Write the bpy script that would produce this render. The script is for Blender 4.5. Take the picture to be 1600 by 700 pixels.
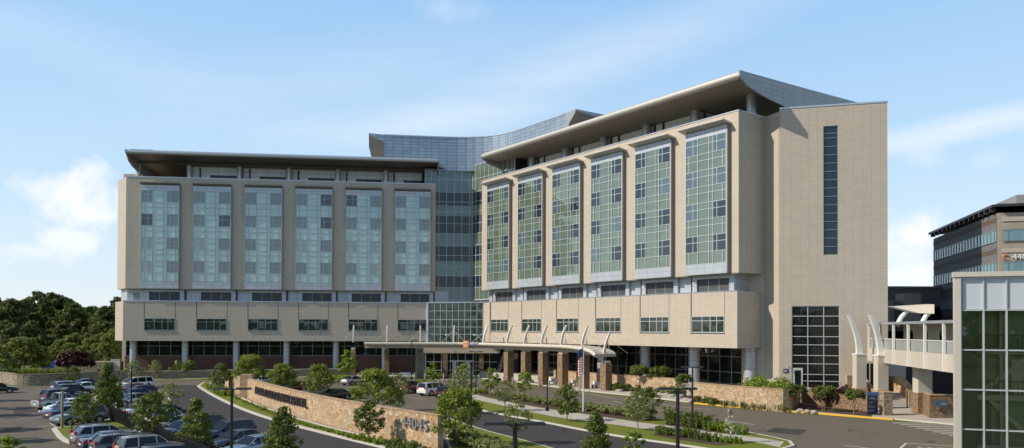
import bpy, bmesh, math, random
import numpy as np
from mathutils import Vector, Matrix
R_ = math.radians
for o in list(bpy.data.objects): bpy.data.objects.remove(o)
scene = bpy.context.scene
COL = scene.collection
random.seed(7); np.random.seed(7)

# ---------------------------------------------------------------- camera
FPX, SHPX, ROLL, PITCH, CAMH = 1221.84, 149.93, 0.0032, 0.0125, 9.0
cam = bpy.data.cameras.new('camera'); camo = bpy.data.objects.new('camera', cam); COL.objects.link(camo)
cam.sensor_width = 36; cam.lens = FPX / 1600 * 36; cam.shift_y = SHPX / 1600
cam.clip_start = 0.5; cam.clip_end = 6000
camo.matrix_world = Matrix.Translation((0, 0, CAMH)) @ Matrix.Rotation(math.pi / 2 + PITCH, 4, 'X') @ Matrix.Rotation(ROLL, 4, 'Z')
scene.camera = camo

# ---------------------------------------------------------------- sky and sun
SUN_EL = R_(37); SUN_AZ = math.atan2(-0.97, -0.243)      # direction towards the sun: left of the picture
sdir = Vector((math.sin(SUN_AZ) * math.cos(SUN_EL), math.cos(SUN_AZ) * math.cos(SUN_EL), math.sin(SUN_EL)))
world = bpy.data.worlds.new('World'); scene.world = world; world.use_nodes = True
wt = world.node_tree; wt.nodes.clear()
def wn(t, **k):
    n = wt.nodes.new(t)
    for a, b in k.items(): setattr(n, a, b)
    return n
sky = wn('ShaderNodeTexSky'); sky.sky_type = 'NISHITA'; sky.sun_disc = False
sky.sun_elevation = SUN_EL; sky.sun_rotation = SUN_AZ % (2 * math.pi)
sky.altitude = 60; sky.air_density = 1.0; sky.dust_density = 0.2; sky.ozone_density = 1.6
bg = wn('ShaderNodeBackground'); bg.inputs[1].default_value = 0.15
out = wn('ShaderNodeOutputWorld')
tc = wn('ShaderNodeTexCoord')
# thin cloud: one noise field shared by the banks and streaks below, all laid out by direction in the sky
def vmath(op, a, b=None):
    n = wn('ShaderNodeVectorMath', operation=op)
    if hasattr(a, 'links'): wt.links.new(a, n.inputs[0])
    else: n.inputs[0].default_value = a
    if b is not None:
        if hasattr(b, 'links'): wt.links.new(b, n.inputs[1])
        else: n.inputs[1].default_value = b
    return n
def m2(op, a, b=0.0, c=None, clamp=False):
    n = wn('ShaderNodeMath', operation=op, use_clamp=clamp)
    for i, v in enumerate((a, b) + ((c,) if c is not None else ())):
        if hasattr(v, 'links'): wt.links.new(v, n.inputs[i])
        else: n.inputs[i].default_value = v
    return n.outputs[0]
D = vmath('NORMALIZE', tc.outputs['Generated']).outputs[0]
def noise(scale, detail, rough, vec=None, dist=0.0):
    n = wn('ShaderNodeTexNoise'); n.inputs['Scale'].default_value = scale; n.inputs['Detail'].default_value = detail
    n.inputs['Roughness'].default_value = rough; n.inputs['Distortion'].default_value = dist
    wt.links.new(vec if vec is not None else D, n.inputs['Vector']); return n.outputs['Fac']
def dirpx(px, py):
    u2, v2 = px - 800, py - 350 - SHPX
    u = u2 * math.cos(ROLL) + v2 * math.sin(ROLL); v = -u2 * math.sin(ROLL) + v2 * math.cos(ROLL)
    return Vector((u / FPX, math.cos(PITCH) + v / FPX * math.sin(PITCH), math.sin(PITCH) - v / FPX * math.cos(PITCH)))
def blob(cx, cy, rx, ry, ang=0.0, cut=0.0):
    """elliptical cloud bank centred on a sky direction; returns 1 in the middle falling to 0 at the rim"""
    c = dirpx(cx, cy).normalized()
    right = Vector((c.y, -c.x, 0)).normalized(); up = right.cross(c)
    a = R_(ang); e1 = right * math.cos(a) + up * math.sin(a); e2 = -right * math.sin(a) + up * math.cos(a)
    k = FPX
    x = m2('MULTIPLY', vmath('DOT_PRODUCT', D, e1).outputs['Value'], k / rx)
    y = m2('MULTIPLY', vmath('DOT_PRODUCT', D, e2).outputs['Value'], k / ry)
    r2 = m2('ADD', m2('MULTIPLY', x, x), m2('MULTIPLY', y, y))
    f = m2('SUBTRACT', 1.0, m2('SQRT', r2))
    front = m2('GREATER_THAN', vmath('DOT_PRODUCT', D, tuple(c)).outputs['Value'], 0.3)
    return m2('MULTIPLY', m2('MAXIMUM', f, -1.0), front), front
n_big = noise(11.0, 10.0, 0.62)
n_fine = noise(30.0, 8.0, 0.6)
mpn = wn('ShaderNodeMapping'); mpn.inputs['Scale'].default_value = (1.3, 1.3, 11.0); mpn.inputs['Rotation'].default_value = (0.1, 0.22, 0.2)
wt.links.new(D, mpn.inputs['Vector'])
n_streak = noise(4.0, 8.0, 0.6, mpn.outputs[0], 0.6)
total = None
def puff(cx, cy, rx, ry, dens, ang=0, soft=0.75):
    global total
    f, front = blob(cx, cy, rx, ry, ang)
    v = m2('ADD', f, m2('MULTIPLY', m2('SUBTRACT', n_big, 0.5), 3.2))
    v = m2('ADD', v, m2('MULTIPLY', m2('SUBTRACT', n_fine, 0.5), 1.3))
    v = m2('MULTIPLY', m2('DIVIDE', v, soft, clamp=True), dens)
    v = m2('MULTIPLY', v, front)
    total = v if total is None else m2('MAXIMUM', total, v)
def streak(cx, cy, rx, ry, dens, ang):
    global total
    f, front = blob(cx, cy, rx, ry, ang)
    v = m2('MULTIPLY', m2('MAXIMUM', f, 0.0), m2('ADD', m2('MULTIPLY', n_streak, 1.6), m2('MULTIPLY', n_big, 0.5)))
    v = m2('MULTIPLY', m2('MULTIPLY', v, dens), front)
    total = v if total is None else m2('ADD', total, m2('MULTIPLY', v, m2('SUBTRACT', 1.0, total)))
puff(135, 330, 62, 48, 0.9); puff(65, 298, 50, 20, 0.6); puff(45, 392, 70, 22, 0.55); puff(115, 375, 75, 30, 0.75)
puff(1432, 372, 48, 34, 0.9); puff(1440, 425, 80, 48, 0.85); puff(1447, 245, 30, 20, 0.32, 0, 1.1); puff(1545, 247, 30, 14, 0.18, 0, 1.1)
puff(700, 12, 60, 22, 0.3, 0, 1.2); puff(1420, 395, 75, 60, 0.55)
streak(930, 95, 420, 55, 0.28, 17); streak(640, 195, 300, 40, 0.28, 8); streak(1500, 200, 230, 24, 0.6, 7); streak(560, 120, 520, 80, 0.12, 12)
streak(60, 60, 400, 50, 0.12, -8)
total = m2('MINIMUM', total, 0.92)
# the pale air low over the horizon
sep = wn('ShaderNodeSeparateXYZ'); wt.links.new(D, sep.inputs[0])
rp_ = wn('ShaderNodeValToRGB'); wt.links.new(sep.outputs['Z'], rp_.inputs[0]); els = rp_.color_ramp.elements
for p_, c_ in ((0.0, (3.75, 4.15, 4.7)), (0.10, (3.35, 4.1, 4.8)), (0.22, (2.65, 3.8, 4.9)), (0.39, (1.85, 3.2, 4.95)), (0.52, (1.0, 1.6, 2.6)), (1.0, (0.45, 0.7, 1.1))):
    e_ = els.new(p_) if p_ not in (0.0, 1.0) else els[0 if p_ == 0.0 else -1]; e_.color = (*[v / 6 for v in c_], 1)
rs_ = wn('ShaderNodeVectorMath', operation='SCALE'); wt.links.new(rp_.outputs[0], rs_.inputs[0]); rs_.inputs['Scale'].default_value = 6.0
hz = wn('ShaderNodeMix', data_type='RGBA'); hz.inputs['Factor'].default_value = 0.88
SKYM = wn('ShaderNodeMix', data_type='RGBA', blend_type='MULTIPLY'); SKYM.inputs['Factor'].default_value = 1.0
SKYM.inputs['B'].default_value = (1.45, 1.42, 1.36, 1)
wt.links.new(sky.outputs[0], SKYM.inputs['A'])
wt.links.new(SKYM.outputs['Result'], hz.inputs['A']); wt.links.new(rs_.outputs[0], hz.inputs['B'])
cl = wn('ShaderNodeMix', data_type='RGBA'); wt.links.new(total, cl.inputs['Factor'])
wt.links.new(hz.outputs['Result'], cl.inputs['A']); cl.inputs['B'].default_value = (5.5, 5.6, 5.7, 1)
wt.links.new(cl.outputs['Result'], bg.inputs[0]); wt.links.new(bg.outputs[0], out.inputs[0])
sl = bpy.data.lights.new('sun', 'SUN'); sl.energy = 3.75; sl.angle = R_(0.53); sl.color = (1.0, 0.90, 0.75)
so = bpy.data.objects.new('sun', sl); COL.objects.link(so); so.location = (-60, -10, 60)
so.rotation_euler = sdir.to_track_quat('Z', 'Y').to_euler()
vs = scene.view_settings; vs.view_transform = 'Standard'; vs.look = 'None'; vs.gamma = 1.0; vs.exposure = 0.32

# ---------------------------------------------------------------- positions: a picture pixel on level ground -> a point
def G(px, py, z=0.0):
    d = dirpx(px, py); t = (z - CAMH) / d.z
    return Vector((d.x * t, d.y * t, z))
def AT(px, Y):                                  # plan position at distance Y
    d = dirpx(px, 515); return (d.x / d.y * Y, Y)

# ---------------------------------------------------------------- materials
MATS = {}
def newmat(name):
    m = bpy.data.materials.new(name); m.use_nodes = True; m.node_tree.nodes.clear(); return m
class NT:
    def __init__(s, m): s.t = m.node_tree
    def n(s, typ, **k):
        x = s.t.nodes.new(typ)
        for a, b in k.items():
            if a.startswith('i_'):
                x.inputs[a[2:].replace('_', ' ')].default_value = b
            else: setattr(x, a, b)
        return x
    def l(s, a, b): s.t.links.new(a, b)
    def ramp(s, fac, stops):
        r = s.n('ShaderNodeValToRGB'); e = r.color_ramp.elements
        while len(e) > 1: e.remove(e[-1])
        e[0].position = stops[0][0]; e[0].color = (*stops[0][1], 1)
        for p, c in stops[1:]:
            x = e.new(p); x.color = (*c, 1)
        s.l(fac, r.inputs[0]); return r.outputs[0]
    def mix(s, f, a, b, mode='MIX'):
        x = s.n('ShaderNodeMix', data_type='RGBA', blend_type=mode)
        for sock, v in ((x.inputs['Factor'], f), (x.inputs['A'], a), (x.inputs['B'], b)):
            if hasattr(v, 'links'): s.l(v, sock)
            elif isinstance(v, (int, float)): sock.default_value = v
            else: sock.default_value = (*v, 1)
        return x.outputs['Result']
    def math(s, op, a, b=0.0, clamp=False):
        x = s.n('ShaderNodeMath', operation=op, use_clamp=clamp)
        for i, v in enumerate((a, b)):
            if hasattr(v, 'links'): s.l(v, x.inputs[i])
            else: x.inputs[i].default_value = v
        return x.outputs[0]
    def uv(s, scale=(1, 1, 1), rot=(0, 0, 0)):
        c = s.n('ShaderNodeUVMap'); m = s.n('ShaderNodeMapping'); m.inputs['Scale'].default_value = scale; m.inputs['Rotation'].default_value = rot
        s.l(c.outputs[0], m.inputs[0]); return m.outputs[0]
    def gen(s, scale=(1, 1, 1)):
        c = s.n('ShaderNodeTexCoord'); m = s.n('ShaderNodeMapping'); m.inputs['Scale'].default_value = scale
        s.l(c.outputs['Object'], m.inputs[0]); return m.outputs[0]
    def world(s, scale=(1, 1, 1)):
        c = s.n('ShaderNodeNewGeometry'); m = s.n('ShaderNodeMapping'); m.inputs['Scale'].default_value = scale
        s.l(c.outputs['Position'], m.inputs[0]); return m.outputs[0]
    def noise(s, vec, scale, detail=4, rough=0.55):
        x = s.n('ShaderNodeTexNoise'); x.inputs['Scale'].default_value = scale; x.inputs['Detail'].default_value = detail
        x.inputs['Roughness'].default_value = rough; s.l(vec, x.inputs['Vector']); return x.outputs['Fac']
    def out(s, color, rough=0.6, metal=0.0, bump=None, bstr=0.3, bdist=0.02, ior=1.5, coat=0.0, trans=None, spec=None):
        p = s.n('ShaderNodeBsdfPrincipled'); o = s.n('ShaderNodeOutputMaterial')
        if hasattr(color, 'links'): s.l(color, p.inputs['Base Color'])
        else: p.inputs['Base Color'].default_value = (*color, 1)
        if hasattr(rough, 'links'): s.l(rough, p.inputs['Roughness'])
        else: p.inputs['Roughness'].default_value = rough
        p.inputs['Metallic'].default_value = metal; p.inputs['IOR'].default_value = ior
        p.inputs['Coat Weight'].default_value = coat; p.inputs['Coat Roughness'].default_value = 0.03
        if spec is not None: p.inputs['Specular IOR Level'].default_value = spec
        if bump is not None:
            b = s.n('ShaderNodeBump'); b.inputs['Strength'].default_value = bstr; b.inputs['Distance'].default_value = bdist
            s.l(bump, b.inputs['Height']); s.l(b.outputs[0], p.inputs['Normal'])
        if trans:
            tr = s.n('ShaderNodeBsdfTranslucent'); tr.inputs[0].default_value = (*trans, 1)
            if hasattr(color, 'links'): s.l(color, tr.inputs[0])
            mx = s.n('ShaderNodeMixShader'); mx.inputs[0].default_value = 0.4
            s.l(p.outputs[0], mx.inputs[1]); s.l(tr.outputs[0], mx.inputs[2]); s.l(mx.outputs[0], o.inputs[0])
        else: s.l(p.outputs[0], o.inputs[0])
        return p

def mat_tile(name, base, bw, rh, mortar, mcol, var=0.05, rough=0.55, metal=0.0, dirt=0.12, bstr=0.35):
    m = newmat(name); t = NT(m); uv = t.uv()
    b = t.n('ShaderNodeTexBrick', offset=0.0, squash=1.0)
    t.l(uv, b.inputs['Vector'])
    b.inputs['Scale'].default_value = 1.0; b.inputs['Brick Width'].default_value = bw; b.inputs['Row Height'].default_value = rh
    b.inputs['Mortar Size'].default_value = mortar; b.inputs['Mortar Smooth'].default_value = 0.1
    b.inputs['Color1'].default_value = (*[c * (1 - var) for c in base], 1); b.inputs['Color2'].default_value = (*[c * (1 + var) for c in base], 1)
    b.inputs['Mortar'].default_value = (*mcol, 1)
    n = t.noise(t.world(), 0.22, 6, 0.6)
    n2 = t.noise(t.world((1, 1, 0.12)), 1.6, 5, 0.6)
    c = t.mix(t.math('MULTIPLY', n, dirt * 2), b.outputs['Color'], tuple(x * 0.62 for x in base))
    c = t.mix(t.math('MULTIPLY', n2, dirt), c, tuple(x * 0.55 for x in base))
    nn = t.noise(uv, 25, 3, 0.6)
    h = t.math('ADD', t.math('MULTIPLY', b.outputs['Fac'], -1.0), t.math('MULTIPLY', nn, 0.15))
    t.out(c, rough, metal, h, bstr, 0.012); MATS[name] = m; return m
def mat_plain(name, col, rough=0.6, metal=0.0, nscale=3.0, var=0.15, bump=0.0, coat=0.0, ior=1.5, spec=None):
    m = newmat(name); t = NT(m)
    n = t.noise(t.gen(), nscale, 5, 0.6)
    c = t.mix(t.math('MULTIPLY', n, var * 2), col, tuple(x * 0.6 for x in col))
    t.out(c, rough, metal, n if bump else None, bump, 0.01, ior=ior, coat=coat, spec=spec); MATS[name] = m; return m
def mat_stone(name, cols, scale=(1.6, 2.6, 1), edge=0.05, mort=(0.16, 0.13, 0.1)):
    m = newmat(name); t = NT(m); uv = t.uv(scale)
    nz = t.n('ShaderNodeTexNoise'); nz.inputs['Scale'].default_value = 1.5; t.l(uv, nz.inputs['Vector'])
    add = t.n('ShaderNodeMixRGB' if False else 'ShaderNodeVectorMath', operation='MULTIPLY_ADD')
    t.l(nz.outputs['Color'], add.inputs[0]); add.inputs[1].default_value = (0.35, 0.35, 0.35); t.l(uv, add.inputs[2])
    v1 = t.n('ShaderNodeTexVoronoi', feature='F1', distance='CHEBYCHEV'); t.l(add.outputs[0], v1.inputs['Vector']); v1.inputs['Scale'].default_value = 1
    v2 = t.n('ShaderNodeTexVoronoi', feature='DISTANCE_TO_EDGE'); t.l(add.outputs[0], v2.inputs['Vector']); v2.inputs['Scale'].default_value = 1
    v1.distance = 'EUCLIDEAN'
    sp = t.n('ShaderNodeSeparateColor'); t.l(v1.outputs['Color'], sp.inputs[0])
    c = t.ramp(sp.outputs[0], [(i / max(1, len(cols) - 1), k) for i, k in enumerate(cols)])
    nf = t.noise(uv, 9, 6, 0.65)
    c = t.mix(t.math('MULTIPLY', nf, 0.55), c, tuple(x * 0.62 for x in cols[0]))
    e = t.math('LESS_THAN', v2.outputs['Distance'], edge)
    c = t.mix(e, c, mort)
    h = t.math('ADD', t.math('MINIMUM', v2.outputs['Distance'], 0.16), t.math('MULTIPLY', nf, 0.08))
    h = t.math('ADD', h, t.math('MULTIPLY', sp.outputs[1], 0.12))
    t.out(c, 0.85, 0, h, 0.7, 0.12); MATS[name] = m; return m
def mat_glass(name, base, ior=1.9, rough=0.02, wob=0.012, panes=(1.5, 1.5), metal=0.0, var=0.25, emit=None):
    """coated facade glass: dark room behind, strong reflection, each pane tilted by a hair"""
    m = newmat(name); t = NT(m); uv = t.uv()
    sc = t.n('ShaderNodeVectorMath', operation='DIVIDE'); t.l(uv, sc.inputs[0]); sc.inputs[1].default_value = (panes[0], panes[1], 1)
    fl = t.n('ShaderNodeVectorMath', operation='FLOOR'); t.l(sc.outputs[0], fl.inputs[0])
    w = t.n('ShaderNodeTexWhiteNoise', noise_dimensions='2D'); t.l(fl.outputs[0], w.inputs['Vector'])
    n = t.noise(uv, 0.35, 4, 0.6)
    c = t.mix(t.math('MULTIPLY', w.outputs['Value'], var), base, tuple(x * 1.9 for x in base))
    c = t.mix(t.math('MULTIPLY', n, 0.5), c, tuple(x * 0.6 for x in base))
    p = t.out(c, rough, metal, ior=ior)
    g = t.n('ShaderNodeNewGeometry')
    sb = t.n('ShaderNodeVectorMath', operation='SUBTRACT'); t.l(w.outputs['Color'], sb.inputs[0]); sb.inputs[1].default_value = (0.5, 0.5, 0.5)
    wv = t.n('ShaderNodeTexNoise'); wv.inputs['Scale'].default_value = 0.8; wv.inputs['Detail'].default_value = 1; t.l(uv, wv.inputs['Vector'])
    sb2 = t.n('ShaderNodeVectorMath', operation='SUBTRACT'); t.l(wv.outputs['Color'], sb2.inputs[0]); sb2.inputs[1].default_value = (0.5, 0.5, 0.5)
    s1 = t.n('ShaderNodeVectorMath', operation='SCALE'); t.l(sb.outputs[0], s1.inputs[0]); s1.inputs['Scale'].default_value = wob
    s2 = t.n('ShaderNodeVectorMath', operation='SCALE'); t.l(sb2.outputs[0], s2.inputs[0]); s2.inputs['Scale'].default_value = wob * 2.5
    a1 = t.n('ShaderNodeVectorMath', operation='ADD'); t.l(s1.outputs[0], a1.inputs[0]); t.l(s2.outputs[0], a1.inputs[1])
    a2 = t.n('ShaderNodeVectorMath', operation='ADD'); t.l(a1.outputs[0], a2.inputs[0]); t.l(g.outputs['Normal'], a2.inputs[1])
    nm = t.n('ShaderNodeVectorMath', operation='NORMALIZE'); t.l(a2.outputs[0], nm.inputs[0]); t.l(nm.outputs[0], p.inputs['Normal'])
    MATS[name] = m; return m
def mat_leaf(name, a, b, rough=0.55):
    m = newmat(name); t = NT(m)
    g = t.n('ShaderNodeNewGeometry'); oi = t.n('ShaderNodeObjectInfo')
    f = t.math('ADD', t.math('MULTIPLY', g.outputs['Random Per Island'], 0.75), t.math('MULTIPLY', oi.outputs['Random'], 0.25))
    c = t.mix(f, a, b)
    t.out(c, rough, 0, trans=b, spec=0.35); MATS[name] = m; return m

mat_tile('tan_tile', (0.55, 0.475, 0.385), 1.05, 0.265, 0.014, (0.31, 0.265, 0.21), 0.05, dirt=0.2)
mat_tile('metal_panel', (0.47, 0.51, 0.56), 1.5, 0.75, 0.02, (0.16, 0.18, 0.2), 0.06, 0.42, 0.25, 0.1)
mat_tile('bounce_lit_metal', (0.80, 0.84, 0.88), 2.4, 0.75, 0.03, (0.35, 0.37, 0.4), 0.03, 0.4, 0.0, 0.05)  # lightened so the colour carries bounce light under the roof
mat_tile('soffit_shade', (0.15, 0.125, 0.10), 2.4, 0.9, 0.02, (0.06, 0.05, 0.04), 0.04, 0.5, 0.15, 0.1)  # shaded copy of the soffit, for the unlit left roof
mat_plain('mullion_teal', (0.36, 0.45, 0.47), 0.4, 0.3)
mat_tile('blue_panel', (0.30, 0.37, 0.45), 1.5, 0.62, 0.04, (0.09, 0.12, 0.16), 0.1, 0.35, 0.35, 0.12)
mat_tile('roof_panel', (0.33, 0.35, 0.37), 2.4, 0.6, 0.02, (0.12, 0.13, 0.14), 0.04, 0.45, 0.25, 0.1)
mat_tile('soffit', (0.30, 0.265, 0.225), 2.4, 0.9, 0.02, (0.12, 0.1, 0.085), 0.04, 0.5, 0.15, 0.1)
mat_tile('column_clad', (0.52, 0.55, 0.60), 9.0, 0.78, 0.025, (0.2, 0.22, 0.24), 0.03, 0.35, 0.4, 0.1)
mat_tile('louver', (0.125, 0.13, 0.135), 30.0, 0.16, 0.045, (0.03, 0.03, 0.033), 0.04, 0.5, 0.3, 0.1)
mat_tile('red_brick', (0.13, 0.045, 0.032), 0.22, 0.075, 0.01, (0.17, 0.13, 0.11), 0.25, 0.85, 0, 0.2)  # brick base lowered so its colour carries the wing's shade
mat_tile('beige_stucco', (0.56, 0.51, 0.43), 60, 60, 0.001, (0.3, 0.27, 0.22), 0.03, 0.8, 0, 0.15)
mat_tile('dark_shaded_brick', (0.20, 0.195, 0.20), 0.4, 0.2, 0.012, (0.09, 0.09, 0.09), 0.15, 0.8, 0, 0.2)  # dark tone also carries the hospital's shadow on the office's left face
mat_tile('shaded_band_brick', (0.15, 0.10, 0.08), 0.4, 0.2, 0.012, (0.09, 0.07, 0.06), 0.15, 0.8, 0, 0.2)  # shaded copy of the band colour, for the office's left face
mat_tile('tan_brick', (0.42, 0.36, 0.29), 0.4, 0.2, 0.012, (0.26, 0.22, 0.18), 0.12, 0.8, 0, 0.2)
mat_tile('paving', (0.50, 0.46, 0.40), 1.5, 1.5, 0.02, (0.24, 0.22, 0.19), 0.05, 0.85, 0, 0.2)
mat_tile('canopy_metal', (0.55, 0.53, 0.48), 0.45, 60, 0.03, (0.3, 0.29, 0.26), 0.03, 0.45, 0.3, 0.1)
mat_tile('red_paver', (0.42, 0.28, 0.22), 0.3, 0.3, 0.015, (0.2, 0.16, 0.13), 0.12, 0.85, 0, 0.2)
mat_plain('silver_trim', (0.50, 0.54, 0.58), 0.35, 0.5)
mat_plain('mullion', (0.58, 0.60, 0.60), 0.4, 0.3)
mat_plain('mullion_dim', (0.26, 0.31, 0.33), 0.4, 0.4)
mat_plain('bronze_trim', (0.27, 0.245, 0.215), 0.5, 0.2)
mat_plain('dark_metal', (0.045, 0.045, 0.05), 0.45, 0.3)
mat_plain('black_paint', (0.018, 0.018, 0.02), 0.4, 0.1)
mat_plain('white_paint', (0.74, 0.73, 0.70), 0.5)
mat_plain('road_paint', (0.66, 0.63, 0.57), 0.8, 0, 2.0, 0.35)
mat_plain('yellow_paint', (0.78, 0.46, 0.05), 0.7, 0, 2.0, 0.2)
mat_plain('concrete', (0.55, 0.51, 0.45), 0.85, 0, 1.2, 0.22, 0.2)
mat_plain('curb', (0.60, 0.56, 0.49), 0.85, 0, 1.0, 0.2, 0.2)
mat_plain('canopy_cream', (0.60, 0.55, 0.47), 0.55, 0.1)
mat_plain('steel_post', (0.55, 0.55, 0.53), 0.4, 0.5)
mat_plain('wood_pole', (0.34, 0.28, 0.21), 0.8)
mat_plain('mulch', (0.085, 0.05, 0.032), 0.95, 0, 6.0, 0.5, 0.5)
mat_plain('bark', (0.16, 0.12, 0.09), 0.9, 0, 8.0, 0.4, 0.5)
mat_plain('pale_bark', (0.32, 0.28, 0.23), 0.9, 0, 8.0, 0.4, 0.5)
mat_plain('gravel_rock', (0.42, 0.37, 0.31), 0.9, 0, 3.0, 0.4, 0.4)
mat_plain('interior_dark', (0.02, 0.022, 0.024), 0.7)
mat_plain('blue_sign', (0.02, 0.035, 0.11), 0.4)
mat_plain('sky_blue', (0.06, 0.14, 0.34), 0.4)
mat_plain('orange', (0.75, 0.28, 0.08), 0.4)
mat_plain('letter_dark', (0.06, 0.055, 0.06), 0.4, 0.4)
mat_plain('letter_grey', (0.36, 0.36, 0.37), 0.4, 0.4)
mat_plain('letter_lilac', (0.30, 0.32, 0.62), 0.4, 0.0)
mat_plain('letter_white', (0.8, 0.8, 0.8), 0.5)
mat_plain('red_cloth', (0.55, 0.03, 0.04), 0.8)
mat_plain('navy_cloth', (0.02, 0.03, 0.12), 0.8)
mat_plain('tarp', (0.02, 0.13, 0.55), 0.5)
mat_plain('tyre', (0.02, 0.02, 0.02), 0.8)
mat_plain('rim', (0.42, 0.43, 0.45), 0.3, 0.8)
mat_plain('headlamp', (0.75, 0.77, 0.8), 0.1, 0.2)
mat_plain('tail_red', (0.45, 0.01, 0.01), 0.2)
mat_plain('roof_grey', (0.30, 0.30, 0.31), 0.8)
mat_plain('frost_panel', (0.52, 0.56, 0.60), 0.35, 0.0, 0.8, 0.12)
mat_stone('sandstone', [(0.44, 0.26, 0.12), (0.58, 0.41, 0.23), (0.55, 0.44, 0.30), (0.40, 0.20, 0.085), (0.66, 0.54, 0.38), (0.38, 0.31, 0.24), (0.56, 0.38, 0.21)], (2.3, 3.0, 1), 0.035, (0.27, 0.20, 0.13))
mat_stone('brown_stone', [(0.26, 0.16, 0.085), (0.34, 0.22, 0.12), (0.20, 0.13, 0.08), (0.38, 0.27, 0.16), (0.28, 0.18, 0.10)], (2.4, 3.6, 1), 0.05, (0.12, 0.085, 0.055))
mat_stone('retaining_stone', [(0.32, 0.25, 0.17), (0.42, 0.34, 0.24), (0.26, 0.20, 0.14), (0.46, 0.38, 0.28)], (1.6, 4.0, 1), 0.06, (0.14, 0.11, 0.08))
mat_glass('glass_vision', (0.018, 0.036, 0.052), 1.7)
mat_glass('glass_vision_pale', (0.07, 0.12, 0.145), 2.0)
mat_glass('glass_blind', (0.18, 0.27, 0.275), 2.1)
mat_glass('glass_frit_sky', (0.32, 0.48, 0.465), 2.1, 0.04, 0.010, (1.3, 1.1), 0.0, 0.2)  # bright copy: the left wing's sky reflection is put into the colour
mat_glass('glass_frit_green', (0.115, 0.160, 0.112), 2.2, 0.03, 0.012, (1.3, 1.1), 0.0, 0.25)  # same glass, darker copy for the right wing
mat_glass('glass_curtain', (0.075, 0.15, 0.165), 1.7, 0.02, 0.012, (1.5, 1.4))
mat_glass('glass_band', (0.012, 0.026, 0.042), 1.5, 0.02, 0.010, (1.5, 1.4))
mat_glass('glass_ground', (0.010, 0.014, 0.012), 1.42, 0.02, 0.02, (1.5, 2.2), 0, 0.6)
mat_glass('glass_podium', (0.022, 0.032, 0.026), 1.6, 0.02, 0.03, (1.4, 1.3), 0, 0.9)
mat_glass('glass_green', (0.10, 0.125, 0.075), 1.6, 0.02, 0.04, (1.45, 3.0), 0, 0.5)
mat_glass('glass_teal', (0.10, 0.21, 0.23), 2.0, 0.03, 0.02, (1.0, 3.0), 0, 0.6)
mat_glass('glass_car', (0.008, 0.010, 0.012), 1.5, 0.02, 0.0, (9, 9), 0, 0)
def mat_clear():
    m = newmat('rail_glass'); t = NT(m)
    tr = t.n('ShaderNodeBsdfTransparent'); tr.inputs[0].default_value = (0.82, 0.86, 0.85, 1)
    gl = t.n('ShaderNodeBsdfPrincipled'); gl.inputs['Base Color'].default_value = (0.6, 0.62, 0.6, 1); gl.inputs['Roughness'].default_value = 0.25
    mx = t.n('ShaderNodeMixShader'); mx.inputs[0].default_value = 0.42
    o = t.n('ShaderNodeOutputMaterial'); t.l(tr.outputs[0], mx.inputs[1]); t.l(gl.outputs[0], mx.inputs[2]); t.l(mx.outputs[0], o.inputs[0]); MATS['rail_glass'] = m
mat_clear()
def mat_tint():
    m = newmat('glass_tint'); t = NT(m); tr = t.n('ShaderNodeBsdfTransparent'); tr.inputs[0].default_value = (0.88, 0.94, 0.78, 1)
    gl = t.n('ShaderNodeBsdfGlossy'); gl.inputs['Roughness'].default_value = 0.02; fr = t.n('ShaderNodeFresnel'); fr.inputs[0].default_value = 1.75
    mx = t.n('ShaderNodeMixShader'); o = t.n('ShaderNodeOutputMaterial'); t.l(fr.outputs[0], mx.inputs[0]); t.l(tr.outputs[0], mx.inputs[1]); t.l(gl.outputs[0], mx.inputs[2]); t.l(mx.outputs[0], o.inputs[0]); MATS['glass_tint'] = m
mat_tint()
mat_plain('green_panel', (0.16, 0.20, 0.12), 0.6)
mat_plain('inner_wall', (0.40, 0.45, 0.29), 0.8, 0, .35, .5)  # pale green of a bright reflection, put into the wall colour
mat_plain('reflection_cream', (0.62, 0.57, 0.46), 0.8)  # cream of the reflections, put on the added interior parts
def mat_asphalt(name, col):
    m = newmat(name); t = NT(m); w = t.world()
    n1 = t.noise(w, 0.10, 6, 0.6); n2 = t.noise(w, 1.1, 6, 0.65); n3 = t.noise(w, 14.0, 3, 0.7)
    c = t.mix(n1, tuple(x * 0.68 for x in col), tuple(x * 1.34 for x in col))
    c = t.mix(t.math('MULTIPLY', n2, 0.7), c, tuple(x * 0.66 for x in col))
    c = t.mix(t.math('MULTIPLY', n3, 0.4), c, tuple(x * 1.5 for x in col))
    v = t.n('ShaderNodeTexVoronoi', feature='DISTANCE_TO_EDGE'); v.inputs['Scale'].default_value = 0.16
    nw = t.n('ShaderNodeTexNoise'); nw.inputs['Scale'].default_value = 0.5; nw.inputs['Detail'].default_value = 5; t.l(w, nw.inputs['Vector'])
    ad = t.n('ShaderNodeVectorMath', operation='MULTIPLY_ADD'); t.l(nw.outputs['Color'], ad.inputs[0]); ad.inputs[1].default_value = (2.5, 2.5, 0); t.l(w, ad.inputs[2])
    t.l(ad.outputs[0], v.inputs['Vector'])
    cr = t.math('LESS_THAN', v.outputs['Distance'], 0.006)
    c = t.mix(t.math('MULTIPLY', cr, 0.5), c, tuple(x * 0.45 for x in col))
    t.out(c, 0.9, 0, n3, 0.3, 0.02, spec=0.3); MATS[name] = m
mat_asphalt('asphalt', (0.132, 0.113, 0.088)); mat_asphalt('asphalt_new', (0.052, 0.048, 0.048)); mat_asphalt('asphalt_drive', (0.135, 0.122, 0.106))
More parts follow.
